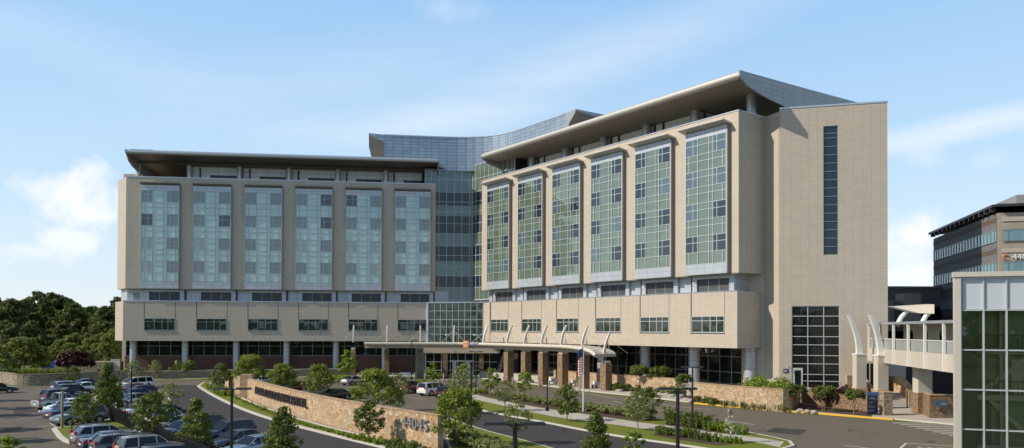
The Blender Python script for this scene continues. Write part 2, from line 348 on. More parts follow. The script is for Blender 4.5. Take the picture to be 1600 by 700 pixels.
def mat_grass(name, a, b, c3):
    m = newmat(name); t = NT(m); w = t.world()
    n1 = t.noise(w, 0.25, 5, 0.6); n2 = t.noise(w, 5.0, 6, 0.7)
    c = t.mix(n1, a, b); c = t.mix(t.math('MULTIPLY', n2, 0.7), c, c3)
    t.out(c, 0.9, 0, n2, 0.6, 0.08, spec=0.2); MATS[name] = m
mat_grass('grass', (0.145, 0.175, 0.020), (0.22, 0.235, 0.032), (0.08, 0.11, 0.016))
mat_grass('field', (0.11, 0.13, 0.04), (0.19, 0.17, 0.08), (0.06, 0.08, 0.025))
mat_leaf('leaf_dark', (0.072, 0.107, 0.018), (0.227, 0.273, 0.058))
mat_leaf('leaf_mid', (0.111, 0.156, 0.018), (0.312, 0.364, 0.058))
mat_leaf('leaf_bright', (0.130, 0.208, 0.018), (0.338, 0.442, 0.058))
mat_leaf('leaf_pale', (0.156, 0.195, 0.058), (0.390, 0.416, 0.156))
mat_leaf('leaf_forest', (0.052, 0.078, 0.018), (0.169, 0.202, 0.052))
mat_leaf('leaf_forest_pale', (0.104, 0.143, 0.029), (0.273, 0.312, 0.078))
mat_leaf('leaf_purple', (0.033, 0.011, 0.013), (0.110, 0.035, 0.037))
mat_leaf('blossom', (0.45, 0.45, 0.28), (0.75, 0.74, 0.55))
def paint(name, col, metal=0.5):
    m = newmat(name); t = NT(m); t.out(col, 0.28, metal, coat=0.8); MATS[name] = m
for n_, c_, k_ in [('car_silver', (0.42, 0.44, 0.46), .6), ('car_white', (0.72, 0.72, 0.70), 0), ('car_black', (0.012, 0.012, 0.014), .3), ('car_navy', (0.02, 0.035, 0.075), .5),
                   ('car_blue', (0.02, 0.10, 0.32), .5), ('car_grey', (0.10, 0.11, 0.12), .6), ('car_maroon', (0.12, 0.012, 0.02), .4), ('car_green_grey', (0.15, 0.17, 0.16), .6),
                   ('car_steel', (0.16, 0.22, 0.30), .6), ('car_red', (0.30, 0.02, 0.03), .3), ('car_champagne', (0.42, 0.38, 0.31), .5), ('car_pale_blue', (0.26, 0.33, 0.40), .5)]:
    paint(n_, c_, k_)

# ---------------------------------------------------------------- mesh builder
class MB:
    def __init__(s): s.v = []; s.f = []; s.sm = []
    def add(s, vs, fs, smooth=False):
        b = len(s.v); s.v += [tuple(p) for p in vs]; s.f += [tuple(b + i for i in f) for f in fs]; s.sm += [smooth] * len(fs); return s
    def quad(s, a, b, c, d): return s.add([a, b, c, d], [(0, 1, 2, 3)])
    def poly(s, pts): return s.add(pts, [tuple(range(len(pts)))])
    def hexa(s, p):   # 8 points: bottom 0-3, top 4-7
        return s.add(p, [(3, 2, 1, 0), (4, 5, 6, 7), (0, 1, 5, 4), (1, 2, 6, 5), (2, 3, 7, 6), (3, 0, 4, 7)])
    def box(s, x0, x1, y0, y1, z0, z1):
        return s.hexa([(x0, y0, z0), (x1, y0, z0), (x1, y1, z0), (x0, y1, z0), (x0, y0, z1), (x1, y0, z1), (x1, y1, z1), (x0, y1, z1)])
    def prism(s, pts, z0, z1, top=True, bottom=True):
        a = sum(pts[i][0] * pts[(i + 1) % len(pts)][1] - pts[(i + 1) % len(pts)][0] * pts[i][1] for i in range(len(pts)))
        if a < 0: pts = pts[::-1]
        n = len(pts); vs = [(p[0], p[1], z0) for p in pts] + [(p[0], p[1], z1) for p in pts]
        fs = [(i, (i + 1) % n, n + (i + 1) % n, n + i) for i in range(n)]
        if top: fs.append(tuple(range(n, 2 * n)))
        if bottom: fs.append(tuple(range(n - 1, -1, -1)))
        return s.add(vs, fs)
    def tube(s, pts, r, n=8, cap=True):
        pts = [Vector(p) for p in pts]; rs = r if isinstance(r, (list, tuple)) else [r] * len(pts)
        vs = []; fs = []
        for i, p in enumerate(pts):
            d = (pts[min(i + 1, len(pts) - 1)] - pts[max(i - 1, 0)]).normalized()
            a = d.cross(Vector((0, 0, 1))) if abs(d.z) < 0.95 else d.cross(Vector((1, 0, 0)))
            a.normalize(); b = d.cross(a).normalized()
            for k in range(n):
                t = 2 * math.pi * k / n; vs.append(p + (a * math.cos(t) + b * math.sin(t)) * rs[i])
        for i in range(len(pts) - 1):
            for k in range(n):
                fs.append((i * n + k, i * n + (k + 1) % n, (i + 1) * n + (k + 1) % n, (i + 1) * n + k))
        s.add(vs, fs, True)
        if cap: s.add([vs[k] for k in range(n)], [tuple(range(n))]); s.add([vs[-n + k] for k in range(n)], [tuple(range(n - 1, -1, -1))])
        return s
    def cyl(s, x, y, r, z0, z1, n=20): return s.tube([(x, y, z0), (x, y, z1)], r, n)
    def ribbon(s, pts, w0, w1, z0, z1):
        """wall along a plan polyline, from offset w0 to w1 to the right-hand normal"""
        P = [Vector((p[0], p[1])) for p in pts]; A = []; B = []
        for i, p in enumerate(P):
            d = (P[min(i + 1, len(P) - 1)] - P[max(i - 1, 0)]).normalized(); nrm = Vector((d.y, -d.x))
            A.append(p + nrm * w0); B.append(p + nrm * w1)
        z0s = z0 if isinstance(z0, (list, tuple)) else [z0] * len(P); z1s = z1 if isinstance(z1, (list, tuple)) else [z1] * len(P)
        n = len(P); vs = []
        for i in range(n): vs += [(*A[i], z0s[i]), (*B[i], z0s[i]), (*B[i], z1s[i]), (*A[i], z1s[i])]
        fs = []
        for i in range(n - 1):
            a, b = 4 * i, 4 * i + 4
            fs += [(a + 1, b + 1, b + 2, a + 2), (a + 2, b + 2, b + 3, a + 3), (a + 3, b + 3, b, a), (a, b, b + 1, a + 1)]
        fs += [(0, 1, 2, 3), (4 * n - 1, 4 * n - 2, 4 * n - 3, 4 * n - 4)]
        return s.add(vs, fs)
    def build(s, name, mat, parent=None, bevel=0.0):
        off = Vector(parent['_w']) if parent is not None and '_w' in parent else Vector((0, 0, 0))
        me = bpy.data.meshes.new(name)
        V = [(a[0] - off.x, a[1] - off.y, a[2] - off.z) for a in s.v]
        me.from_pydata(V, [], s.f); me.materials.append(MATS[mat])
        me.polygons.foreach_set('use_smooth', s.sm)
        uvl = me.uv_layers.new(name='UVMap'); W = [Vector(a) for a in s.v]
        uvs = np.zeros(len(me.loops) * 2, dtype=np.float32); k = 0
        for p in me.polygons:
            n = p.normal
            if abs(n.z) > 0.72:
                for i in p.vertices: uvs[k] = W[i].x; uvs[k + 1] = W[i].y; k += 2
            else:
                t = Vector((-n.y, n.x)).normalized()
                for i in p.vertices: uvs[k] = W[i].x * t.x + W[i].y * t.y; uvs[k + 1] = W[i].z; k += 2
        uvl.data.foreach_set('uv', uvs)
        o = bpy.data.objects.new(name, me); COL.objects.link(o)
        if parent is not None: o.parent = parent; o['_w'] = parent['_w'] if '_w' in parent else (0, 0, 0)
        else: o['_w'] = (0.0, 0.0, 0.0)
        if bevel > 0:
            md = o.modifiers.new('bevel', 'BEVEL'); md.width = bevel; md.segments = 2; md.limit_method = 'ANGLE'
        return o
def tag(o, label=None, cat=None, group=None, kind=None):
    if label: o['label'] = label
    if cat: o['category'] = cat
    if group: o['group'] = group
    if kind: o['kind'] = kind
    return o
def empty(name, loc, rz=0.0, fixed=True):
    o = bpy.data.objects.new(name, None); COL.objects.link(o); o.location = loc; o.rotation_euler = (0, 0, rz); o.empty_display_size = 0.3
    if fixed: o['_w'] = tuple(float(x) for x in loc)
    return o
def copy_tree(o, parent=None):
    c = o.copy(); COL.objects.link(c); c.parent = parent
    for ch in list(o.children): copy_tree(ch, c)
    return c
def text_mesh(body, size, depth, spacing=1.0):
    cu = bpy.data.curves.new('t', 'FONT'); cu.body = body; cu.size = size; cu.extrude = depth; cu.space_character = spacing; cu.align_x = 'LEFT'
    to = bpy.data.objects.new('t', cu); COL.objects.link(to); dg = bpy.context.evaluated_depsgraph_get(); dg.update()
    me = bpy.data.meshes.new_from_object(to.evaluated_get(dg)); vs = [tuple(v.co) for v in me.vertices]; fs = [tuple(p.vertices) for p in me.polygons]
    bpy.data.objects.remove(to); bpy.data.curves.remove(cu); bpy.data.meshes.remove(me); return vs, fs
def text_on(name, body, size, depth, org, right, mat, parent, up=(0, 0, 1), spacing=1.0, fat=1.0, label=None):
    """letters standing on a surface: baseline starts at org and runs along right"""
    vs, fs = text_mesh(body, size, depth, spacing); Rv = Vector(right).normalized(); U = Vector(up).normalized(); N = Rv.cross(U); O = Vector(org)
    mb = MB(); mb.add([O + Rv * v[0] * fat + U * v[1] + N * v[2] for v in vs], fs)
    o = mb.build(name, mat, parent)
    if label: o['label'] = label
    return o

class Frame:
    """a wall line: s along it, d outwards, z up"""
    def __init__(s, x, y, ang, outward):
        a = R_(ang); s.o = Vector((x, y)); s.t = Vector((math.sin(a), math.cos(a))); n = Vector((-s.t.y, s.t.x)); s.n = n if n.dot(Vector(outward)) > 0 else -n
    def p(s, a, d, z): q = s.o + s.t * a + s.n * d; return (q.x, q.y, z)
    def box(s, mb, s0, s1, d0, d1, z0, z1):
        P = s.p; c = [P(s0, d1, z0), P(s1, d1, z0), P(s1, d0, z0), P(s0, d0, z0), P(s0, d1, z1), P(s1, d1, z1), P(s1, d0, z1), P(s0, d0, z1)]
        if s.t.x * s.n.y - s.t.y * s.n.x > 0:      # keep faces pointing out
            c = [c[3], c[2], c[1], c[0], c[7], c[6], c[5], c[4]]
        mb.hexa(c); return mb
# ================================================================ ground and roads
def pxpoly(l, z=0.0): return [tuple(G(a, b, z)[:2]) for a, b in l]
def sheet(name, pts, z, mat, kind='structure'):
    mb = MB(); a = sum(pts[i][0] * pts[(i + 1) % len(pts)][1] - pts[(i + 1) % len(pts)][0] * pts[i][1] for i in range(len(pts)))
    if a < 0: pts = pts[::-1]
    mb.poly([(p[0], p[1], z) for p in pts]); o = mb.build(name, mat); tag(o, kind=kind); return o
def smooth_line(pts, n=6):
    P = [Vector(p) for p in pts]; out_ = []
    for i in range(len(P) - 1):
        p0, p1, p2, p3 = P[max(i - 1, 0)], P[i], P[i + 1], P[min(i + 2, len(P) - 1)]
        for k in range(n):
            t = k / n; out_.append(0.5 * ((2 * p1) + (-p0 + p2) * t + (2 * p0 - 5 * p1 + 4 * p2 - p3) * t * t + (-p0 + 3 * p1 - 3 * p2 + p3) * t ** 3))
    out_.append(P[-1]); return [tuple(q) for q in out_]
g = MB(); g.poly([(-1800, -1200, 0), (1800, -1200, 0), (1800, 2600, 0), (-1800, 2600, 0)]); tag(g.build('ground', 'field'), kind='structure')
sheet('car_park', pxpoly([(-250, 720), (-250, 608), (0, 606), (60, 604), (150, 602), (240, 597), (330, 594), (560, 592), (690, 591), (760, 595), (800, 599), (850, 606), (900, 613), (950, 618), (1000, 623), (1060, 629), (1085, 633), (1150, 639), (1200, 643), (1300, 651), (1400, 659), (1500, 668), (1640, 680), (1900, 720), (1900, 900), (2600, 1600), (-1000, 1600), (-1000, 800)]), 0.006, 'asphalt')
A_up = smooth_line(pxpoly([(306, 602), (312, 607), (330, 618), (360, 633), (400, 649), (450, 664), (500, 677), (560, 692), (610, 704), (680, 722), (760, 745)]), 4)
A_lo = smooth_line(pxpoly([(252, 601), (256, 608), (263, 622), (275, 635), (291, 645), (340, 668), (400, 695), (480, 728), (560, 765), (640, 800)]), 4)
sheet('driveway', A_up + A_lo[::-1], 0.012, 'asphalt_new')
B_up = smooth_line(pxpoly([(706, 633), (745, 641), (790, 650), (850, 661), (910, 673), (980, 685), (1050, 695), (1110, 704), (1180, 716), (1300, 745)]), 4)
B_lo = smooth_line(pxpoly([(690, 650), (716, 658), (766, 674), (820, 688), (876, 703), (960, 727), (1060, 760), (1160, 800)]), 4)
sheet('road', B_up + B_lo[::-1], 0.012, 'asphalt_new')
C_lo = smooth_line(pxpoly([(735, 606), (790, 617), (840, 626), (890, 634), (950, 644), (1000, 650), (1050, 659), (1110, 667), (1160, 675), (1205, 684), (1236, 691)]), 4)
def curb_island(name, pts, mat='grass', curbw=0.28, h=0.13):
    """raised bed: concrete kerb round a planted top"""
    a = sum(pts[i][0] * pts[(i + 1) % len(pts)][1] - pts[(i + 1) % len(pts)][0] * pts[i][1] for i in range(len(pts)))
    if a < 0: pts = pts[::-1]
    P = [Vector(p) for p in pts]; n = len(P); inn = []
    for i in range(n):
        d1 = (P[i] - P[i - 1]); d2 = (P[(i + 1) % n] - P[i])
        d1 = d1.normalized() if d1.length > 1e-6 else d2.normalized(); d2 = d2.normalized() if d2.length > 1e-6 else d1
        t = (d1 + d2); t = t.normalized() if t.length > 1e-3 else d1
        inn.append(P[i] + Vector((-t.y, t.x)) * curbw)
    mb = MB(); vs = []
    for i in range(n): vs += [(*P[i], 0.0), (*P[i], h), (*inn[i], h)]
    fs = []
    for i in range(n):
        j = (i + 1) % n; fs += [(3 * i, 3 * j, 3 * j + 1, 3 * i + 1), (3 * i + 1, 3 * j + 1, 3 * j + 2, 3 * i + 2)]
    mb.add(vs, fs); tag(mb.build('kerb', 'curb'), kind='structure')
    mb = MB(); mb.poly([(*q, h + 0.004 + 0.0) for q in inn]); o = mb.build(name, mat); tag(o, kind='structure'); return o
# lawn with the footpath, right of the sign wall
rt = pxpoly([(1236, 691), (1242, 698), (1215, 706), (1190, 704)])
curb_island('lawn', B_up[:-7] + rt[::-1][1:] + C_lo[::-1][1:] , 'grass')
sw = [(728, 611), (760, 621), (800, 629), (850, 638), (900, 645), (960, 654), (1000, 660), (1060, 667), (1120, 676), (1180, 683), (1225, 690)]
sl_ = [(726, 620), (760, 628), (800, 637), (850, 648), (900, 656), (950, 662), (1000, 669), (1060, 675), (1120, 683), (1180, 691), (1218, 699)]
sheet('footpath', smooth_line(pxpoly(sw, .14), 3) + smooth_line(pxpoly(sl_, .14), 3)[::-1], 0.142, 'paving')
sheet('planting_bed', smooth_line(pxpoly([(745, 611), (800, 619), (850, 628), (900, 636), (950, 643), (985, 648), (1020, 654), (1015, 658), (985, 657)], .14), 3) + smooth_line(pxpoly([(985, 656), (950, 652), (900, 644), (850, 637), (800, 628), (750, 617)], .14), 3), 0.141, 'mulch')
sheet('planting_bed', pxpoly([(1042, 660), (1100, 666), (1150, 674), (1145, 681), (1100, 674), (1040, 666)], .14), 0.141, 'mulch')
sheet('planting_bed', pxpoly([(1024, 676), (1080, 681), (1130, 687), (1160, 693), (1120, 696), (1060, 687), (1020, 680)], .14), 0.141, 'mulch')
# lawn between the sign wall and the inner road
curb_island('lawn', smooth_line(pxpoly([(699, 654), (716, 660), (766, 676), (820, 690), (876, 706), (960, 730), (1030, 752)]), 3) + pxpoly([(900, 800), (760, 760), (708, 722), (697, 690)]), 'grass', 0.2)
# strip under the sign wall
W_base = smooth_line(pxpoly([(344, 606), (352, 611), (362, 617), (400, 634), (450, 652), (500, 667), (560, 682), (620, 696), (674, 707.5)]), 4)
curb_island('planting_bed', [tuple(p) for p in A_up[2:-3]] + [tuple(p) for p in pxpoly([(712, 724), (700, 706)])] + [(p[0] + .15, p[1] + .55) for p in W_base[::-1]] + pxpoly([(336, 598), (318, 598)]), 'grass', 0.42)
sheet('gravel', pxpoly([(322, 600), (340, 599), (346, 606), (344, 612), (334, 612)], .14), 0.142, 'gravel_rock')
# strip between the left car parks, with the fence
curb_island('lawn', pxpoly([(81, 671), (100, 668), (150, 662), (168, 656), (160, 645), (150, 630), (146, 613), (160, 611), (178, 628), (186, 640), (200, 653), (214, 660), (240, 672), (264, 684), (300, 702), (340, 725), (380, 750), (300, 760), (250, 735), (222, 700), (205, 690), (180, 676), (150, 683), (128, 692), (108, 694), (98, 690), (89, 683)]), 'grass', 0.4)
# long planting strip by the left building, kerb far side of the road
curb_island('lawn', pxpoly([(-260, 606), (0, 603.5), (60, 601), (150, 599), (240, 594.5), (330, 591.5), (450, 590), (560, 589.5), (560, 583), (400, 582), (200, 585), (0, 588), (-260, 590)]), 'grass', 0.5)
curb_island('pavement', pxpoly([(560, 589.5), (690, 589), (755, 592), (800, 596), (850, 603), (900, 610), (950, 615), (1000, 620), (1085, 630), (1150, 636), (1200, 640), (1300, 648), (1400, 656), (1500, 665), (1640, 677), (1640, 600), (1100, 590), (800, 580), (560, 583)]), 'paving', 0.3)
def strip(name, l, w, z, mat):
    P = [Vector(p) for p in pxpoly(l)]; P = [Vector(q) for q in smooth_line([tuple(p) for p in P], 3)]
    mb = MB(); A = []; B = []
    for i, p in enumerate(P):
        d = (P[min(i + 1, len(P) - 1)] - P[max(i - 1, 0)]).normalized(); nn = Vector((-d.y, d.x)) * w / 2; A.append(p + nn); B.append(p - nn)
    for i in range(len(P) - 1): mb.quad((*B[i], z), (*B[i + 1], z), (*A[i + 1], z), (*A[i], z))
    return tag(mb.build(name, mat), kind='structure')
sheet('planting_bed', pxpoly([(985, 613), (1050, 620), (1090, 626), (1150, 631), (1240, 640), (1330, 648), (1362, 651), (1362, 644), (1250, 630), (1100, 615), (1000, 606)], .14), 0.145, 'mulch')
# painted marks
yk = smooth_line(pxpoly([(1087, 630.6), (1150, 636.6), (1200, 640.6), (1300, 648.6), (1397, 656.2)]), 3); mb = MB(); mb.ribbon(yk, -.02, .36, 0.0, .16); tag(mb.build('yellow_kerb', 'yellow_paint'), kind='structure')
strip('yellow_line', [(262, 595.5), (300, 593.8), (330, 592.7)], 0.4, 0.150, 'yellow_paint')
for l in ([(906, 613.5), (930, 617), (962, 623.5)], [(826, 621.5), (855, 625)], [(1018, 640), (1048, 643.5)], [(1135, 657), (1180, 664)], [(958, 627), (978, 631), (1010, 634)], [(1025, 629), (1055, 635), (1110, 640)]):
    strip('road_marking', l, 0.14, 0.0135, 'road_paint')
for i in range(9):
    y = 661 + i * 2.75; x0 = 1395 + i * 12.5
    strip('crosswalk_marking', [(x0, y + (0.02 * i)), (1640, y + 1.0 + i * 0.9)], 0.36 + 0.0 * i, 0.0135, 'road_paint')
for l in ([(1405, 702), (1416, 692.6)], [(1416, 692.6), (1500, 698)], [(1500, 698), (1600, 705)], [(1318, 696.5), (1345, 699), (1380, 704)]): strip('road_marking', l, 0.16, 0.0135, 'road_paint')
tv, tf = text_mesh('STOP', 0.9, 0.0, 1.5)
q = G(1434, 700.5); r2 = (G(1500, 703.5) - q).normalized(); u2 = Vector((-r2.y, r2.x, 0))
mb = MB(); mb.add([(q + r2 * v[0] + u2 * v[1] * 1.3 + Vector((0, 0, .0136))) for v in tv], tf); tag(mb.build('road_marking', 'road_paint'), kind='structure')
strip('road_marking', [(256, 608), (263, 622), (275, 635), (291, 645), (340, 668), (400, 695)], .16, .0135, 'road_paint')
# parking bay lines
for l in ([(77, 660), (83, 664.5), (90, 669)], [(60, 667), (84, 664)], [(210, 636), (240, 640)], [(645, 622), (664, 624)], [(600, 634), (640, 634)], [(250, 652), (262, 654)],
          [(690, 585.5), (700, 589.8)], [(602, 618), (625, 621)], [(800, 596), (812, 599)], [(700, 601), (712, 603)]): strip('parking_line', l, 0.11, 0.0135, 'road_paint')
for k in range(12): strip('parking_line', [(672 + k * 8.2, 592.3), (676 + k * 8.4, 594.6)], 0.22, 0.0135, 'road_paint')

# ================================================================ the hospital
L = Frame(-71.92, 145.28, 82.94, (0, -1)); Rr = Frame(29.05, 100.19, -36.03, (-1, -1)); T = Frame(34.36, 100.24, 104.57, (0, -1))
ZPB, ZPT, ZUB, ZT = 6.71, 14.07, 16.46, 37.27; LLEN, RLEN = 57.36, 59.22
H = empty('hospital', (0.0, 150.0, 0.0)); tag(H, 'large tan panelled hospital with two window wings, a glass centre and a windowless end tower', 'hospital')
def part(name, mb, mat, parent=H, **k): return mb.build(name, mat, parent, **k)
SB = Frame(33.36, 103.33, 0, (-1, 0))            # helper for the recess beside the tower
def rp(s, d): q = Rr.p(s, d, 0); return (q[0], q[1])
def lp(s, d): q = L.p(s, d, 0); return (q[0], q[1])
# -- left wing masses
w = MB(); w.prism([lp(0, 0), lp(LLEN, 0), lp(LLEN, -24), lp(-1.6, -24), lp(-3.0, -4.4)], ZUB, ZT - 0.0); part('upper_wall', w, 'tan_tile')
w = MB(); w.prism([lp(-.33, .02), lp(56.1, .02), lp(56.1, -24), lp(-2.0, -24), lp(-3.3, -4.4)], ZPB, ZPT); part('podium_wall', w, 'tan_tile')
w = MB(); w.prism([lp(-.1, -1.3), lp(60.0, -1.3), lp(60.0, -23.9), lp(-1.6, -23.9), lp(-2.4, -4.8)], ZPT, ZUB + .02, top=False, bottom=False); part('gap_wall', w, 'metal_panel')
# -- right wing masses
w = MB(); w.prism([rp(0, 0), rp(0, -6.2), rp(-2.2, -6.2), rp(-2.2, -24), rp(RLEN, -24), rp(RLEN, 0)], ZUB, ZT); part('upper_wall', w, 'tan_tile')
w = MB(); w.prism([rp(.22, .02), rp(.22, -6.2), rp(0.22, -24), rp(56.3, -24), rp(56.3, .02)], ZPB, ZPT); part('podium_wall', w, 'tan_tile')
w = MB(); w.prism([rp(1.9, -1.3), rp(1.9, -23.9), rp(58.5, -23.9), rp(58.5, -1.3)], ZPT, ZUB + .02, top=False, bottom=False); part('gap_wall', w, 'metal_panel')
# -- recess between right wing and end tower, and the tower
tp = lambda s, d: tuple(T.p(s, d, 0)[:2])
w = MB(); w.prism([(33.30, 103.25), (34.30, 100.55), (38, 99.9), (46, 110), (34, 118), (31, 104.5)], 0.0, ZT - 0.05); part('recess_wall', w, 'tan_tile')
TW = 12.70
def opening_wall(mb, F, s0, s1, z0, z1, holes, d=0.0, t=0.35):
    """wall face with real openings"""
    xs = sorted({s0, s1, *[h[0] for h in holes], *[h[1] for h in holes]}); zs = sorted({z0, z1, *[h[2] for h in holes], *[h[3] for h in holes]})
    for i in range(len(xs) - 1):
        run = None
        for j in range(len(zs) - 1):
            cx, cz = (xs[i] + xs[i + 1]) / 2, (zs[j] + zs[j + 1]) / 2
            hole = any(h[0] < cx < h[1] and h[2] < cz < h[3] for h in holes)
            if not hole: run = [zs[j], zs[j + 1]] if run is None else [run[0], zs[j + 1]]
            if (hole or j == len(zs) - 2) and run: F.box(mb, xs[i], xs[i + 1], d - t, d, *run); run = None
TS = (5.23, 6.98, 18.6, 34.95); TB = (1.41, 7.15, 1.7, 12.15)
w = MB(); opening_wall(w, T, 0, TW, 0.0, 37.45, [TS, TB]); T.box(w, 0, TW, -15, -.36, 37.0, 37.44)
T.box(w, 0, .3, -15, -.352, 0, 37.43); T.box(w, TW - .3, TW, -15, -.352, 0, 37.43); part('tower_wall', w, 'tan_tile')
w = MB(); T.box(w, -.05, TW + .05, -.4, .06, 37.46, 37.68); T.box(w, TW - .4, TW + .06, -15, -.41, 37.46, 37.68); T.box(w, -.05, .35, -15, -.41, 37.46, 37.68); part('tower_coping', w, 'silver_trim')
def grid_window(F, s0, s1, z0, z1, cols, rows, d=-0.2, glass='glass_band', mul='mullion', mw=0.09, name='window', parent=H, proud=0.09):
    w = MB(); F.box(w, s0, s1, d - .06, d, z0, z1); o = part(name, w, glass, parent)
    m = MB()
    for c in cols: F.box(m, c - mw / 2, c + mw / 2, d + .002, d + proud, z0, z1)
    prev = [s0] + list(cols) + [s1]
    for r in rows:
        F.box(m, s0, s1, d + .001, d + proud * .8, r - mw / 2, r + mw / 2)
    F.box(m, s0 - .02, s0 + mw, d + .003, d + proud * 1.1, z0, z1); F.box(m, s1 - mw, s1 + .02, d + .003, d + proud * 1.1, z0, z1)
    F.box(m, s0 + mw, s1 - mw, d + .003, d + proud * 1.1, z1 - mw, z1 + .02); F.box(m, s0 + mw, s1 - mw, d + .003, d + proud * 1.1, z0 - .02, z0 + mw)
    part('frame', m, mul, o); return o
rows = [TS[2] + 1.06 * k for k in range(1, 15)] + [TS[3] - .9]
tag(grid_window(T, *TS, [], sorted(rows), glass='glass_band', mul='mullion_dim', mw=.07, name='stair_window'), 'tall narrow dark strip window')
tag(grid_window(T, *TB, [TB[0] + 1.95, TB[0] + 3.85], [10.85, 9.6, 8.25, 7.2, 5.85, 4.8, 3.45, 2.6], glass='glass_ground', mul='mullion', mw=.09, name='lobby_window'), 'large gridded dark window low on the end tower')
w = MB(); T.box(w, 1.55, 2.75, -.11, -.04, 1.7, 4.25); dr = part('door', w, 'mullion'); w = MB(); T.box(w, 1.78, 2.52, -.04, -.02, 1.9, 3.95); part('door_glass', w, 'glass_ground', dr)
# small wall sign and lamp by the tower door
w = MB(); T.box(w, .38, 1.0, .003, .07, 3.6, 4.12); sg = part('bay_sign', w, 'blue_sign'); o_ = T.p(.44, .075, 3.70)
text_on('lettering', 'S4', .42, .01, o_, (T.t.x, T.t.y, 0), 'letter_white', sg, fat=.95)
w = MB(); w.tube([T.p(.9, .0, 4.45), T.p(.9, .35, 4.55), T.p(.9, .5, 4.35)], .05, 6); w.cyl(*T.p(.9, .5, 0)[:2], .12, 4.2, 4.36, 10); part('wall_lamp', w, 'steel_post')
# -- copings
def coping(F, s0, s1, z, d=0.07, h=0.17, t=0.6):
    w = MB(); F.box(w, s0, s1, -t, d, z + .004, z + h); return part('coping', w, 'silver_trim')
coping(L, -.05, LLEN + .05, ZT); coping(L, -.35, 56.3, ZPT, .1, .2, 1.4); coping(Rr, -.05, RLEN + .05, ZT, .07, .14); coping(Rr, .18, 56.5, ZPT, .08, .08, 1.4)
w = MB(); RS = Frame(29.05, 100.19, 53.97, (1, -1)); RS.box(w, .1, 5.9, -.5, .05, ZT + .005, ZT + .13); part('coping', w, 'silver_trim')
# -- window bays: glass box proud of the tan piers, hood over it
FL = 4.37
BR_ = random.Random(12)
def bay(F, s0, w_, flip, glass_v='glass_vision', mul='mullion', big=False):
    s1 = s0 + w_; gt, gb = 34.75, 17.85; D = .55
    fr = (lambda f: s0 + w_ * (1 - f)) if flip else (lambda f: s0 + w_ * f)
    def bx(mb, fa, fb, d0, d1, z0, z1):
        a, b = sorted((fr(fa), fr(fb))); F.box(mb, a, b, d0, d1, z0, z1)
    w = MB(); bx(w, 0, 1, .0, D, ZUB - .02, gb); box_ = part('window_bay', w, 'metal_panel'); w = MB(); bx(w, 0, 1, 0, D, gt, 35.75); part('head_panel', w, 'metal_panel', box_)
    w = MB(); bx(w, .004, .996, .02, D - .05, gb, gt); part('spandrel_glass', w, 'glass_frit_green' if flip else 'glass_frit_sky', box_)
    # bay cheek on the shadow side only, its shade put into dark trim
    for f0, f1 in ((.997, 1.018),):
        w = MB(); bx(w, f0, f1, .0, D + .03, ZUB - .01, 35.74); part('shaded_cheek', w, 'bronze_trim', box_)
    m = MB(); mw = .045 / w_ * 1.9
    def vm(f, z0, z1, k=1.0): bx(m, f - mw / 2 * k, f + mw / 2 * k, D - .05, D + .035, z0, z1)
    for f in (.31, .585, .68): vm(f, gb, gt)
    for f in (.011, .989): vm(f, gb, gt, 1.3)
    zs = []; z = gt
    for k in range(4):
        a = z; b_ = z - .88; c = b_ - 1.30; d_ = c - .88; e = d_ - 1.31
        if k == 3: d_ = None; e = gb
        zs += [a, b_, c] + ([d_] if d_ else [])
        for f0, f1, vs_ in ((.02, .305, .2), (.685, .98, .775)):
            g_ = MB(); bx(g_, f0, f1, D - .049, D - .02, c, a); part('vision_window', g_, BR_.choice(['glass_vision', 'glass_vision', 'glass_vision', 'glass_vision_pale'] if flip else (['glass_vision_pale'] * 5 + ['glass_vision'] if k < 2 else ['glass_vision_pale', 'glass_blind'])), box_); vm(vs_, c, a)
            vm(.10 if f0 < .3 else .905, e, c)
        z = e
    zs.append(gb)
    for zz in zs:
        F.box(m, s0 + .02, s1 - .02, D - .049, D + .025, zz - .035, zz + .035)
    part('mullions', m, mul, box_)
    # hood: thin canted blade
    h = MB(); ex = .35 if flip else .1; a, b = s0 - ex, s1 + ex; HD = 1.75 if flip else 1.1
    P = F.p; pts = [P(a, .0, 35.70), P(b, .0, 35.70), P(b, HD, 36.12), P(a, HD, 36.12), P(a, .0, 36.0), P(b, .0, 36.0), P(b, HD, 36.25), P(a, HD, 36.25)]
    pts = pts if not (F.t.x * F.n.y - F.t.y * F.n.x < 0) else [pts[1], pts[0], pts[3], pts[2], pts[5], pts[4], pts[7], pts[6]]
    h.hexa(pts); part('hood', h, 'canopy_metal' if flip else 'bronze_trim', box_)
    return box_
for k in range(6): bay(L, 2.80 + 9.35 * k, 6.83, False, mul='mullion_teal')
for k in range(6): bay(Rr, 1.446 + 9.65 * k, 7.01, True)
# dark strips down the podium, painting the shade of its shadow gaps
for k in range(6):
    for F, a, b, z in ((L, 2.8 + 9.35 * k + .55, .1, 11.0), (L, 2.8 + 9.35 * k + 6.12, .07, 11.0), (Rr, 1.446 + 9.65 * k + 6.32, .17, 8.5), (Rr, 1.446 + 9.65 * k + .75, .06, 11.0)):
        w = MB(); F.box(w, a, a + b, .021, .032, z, ZPT - .01); part('gap_shade', w, 'dark_metal')
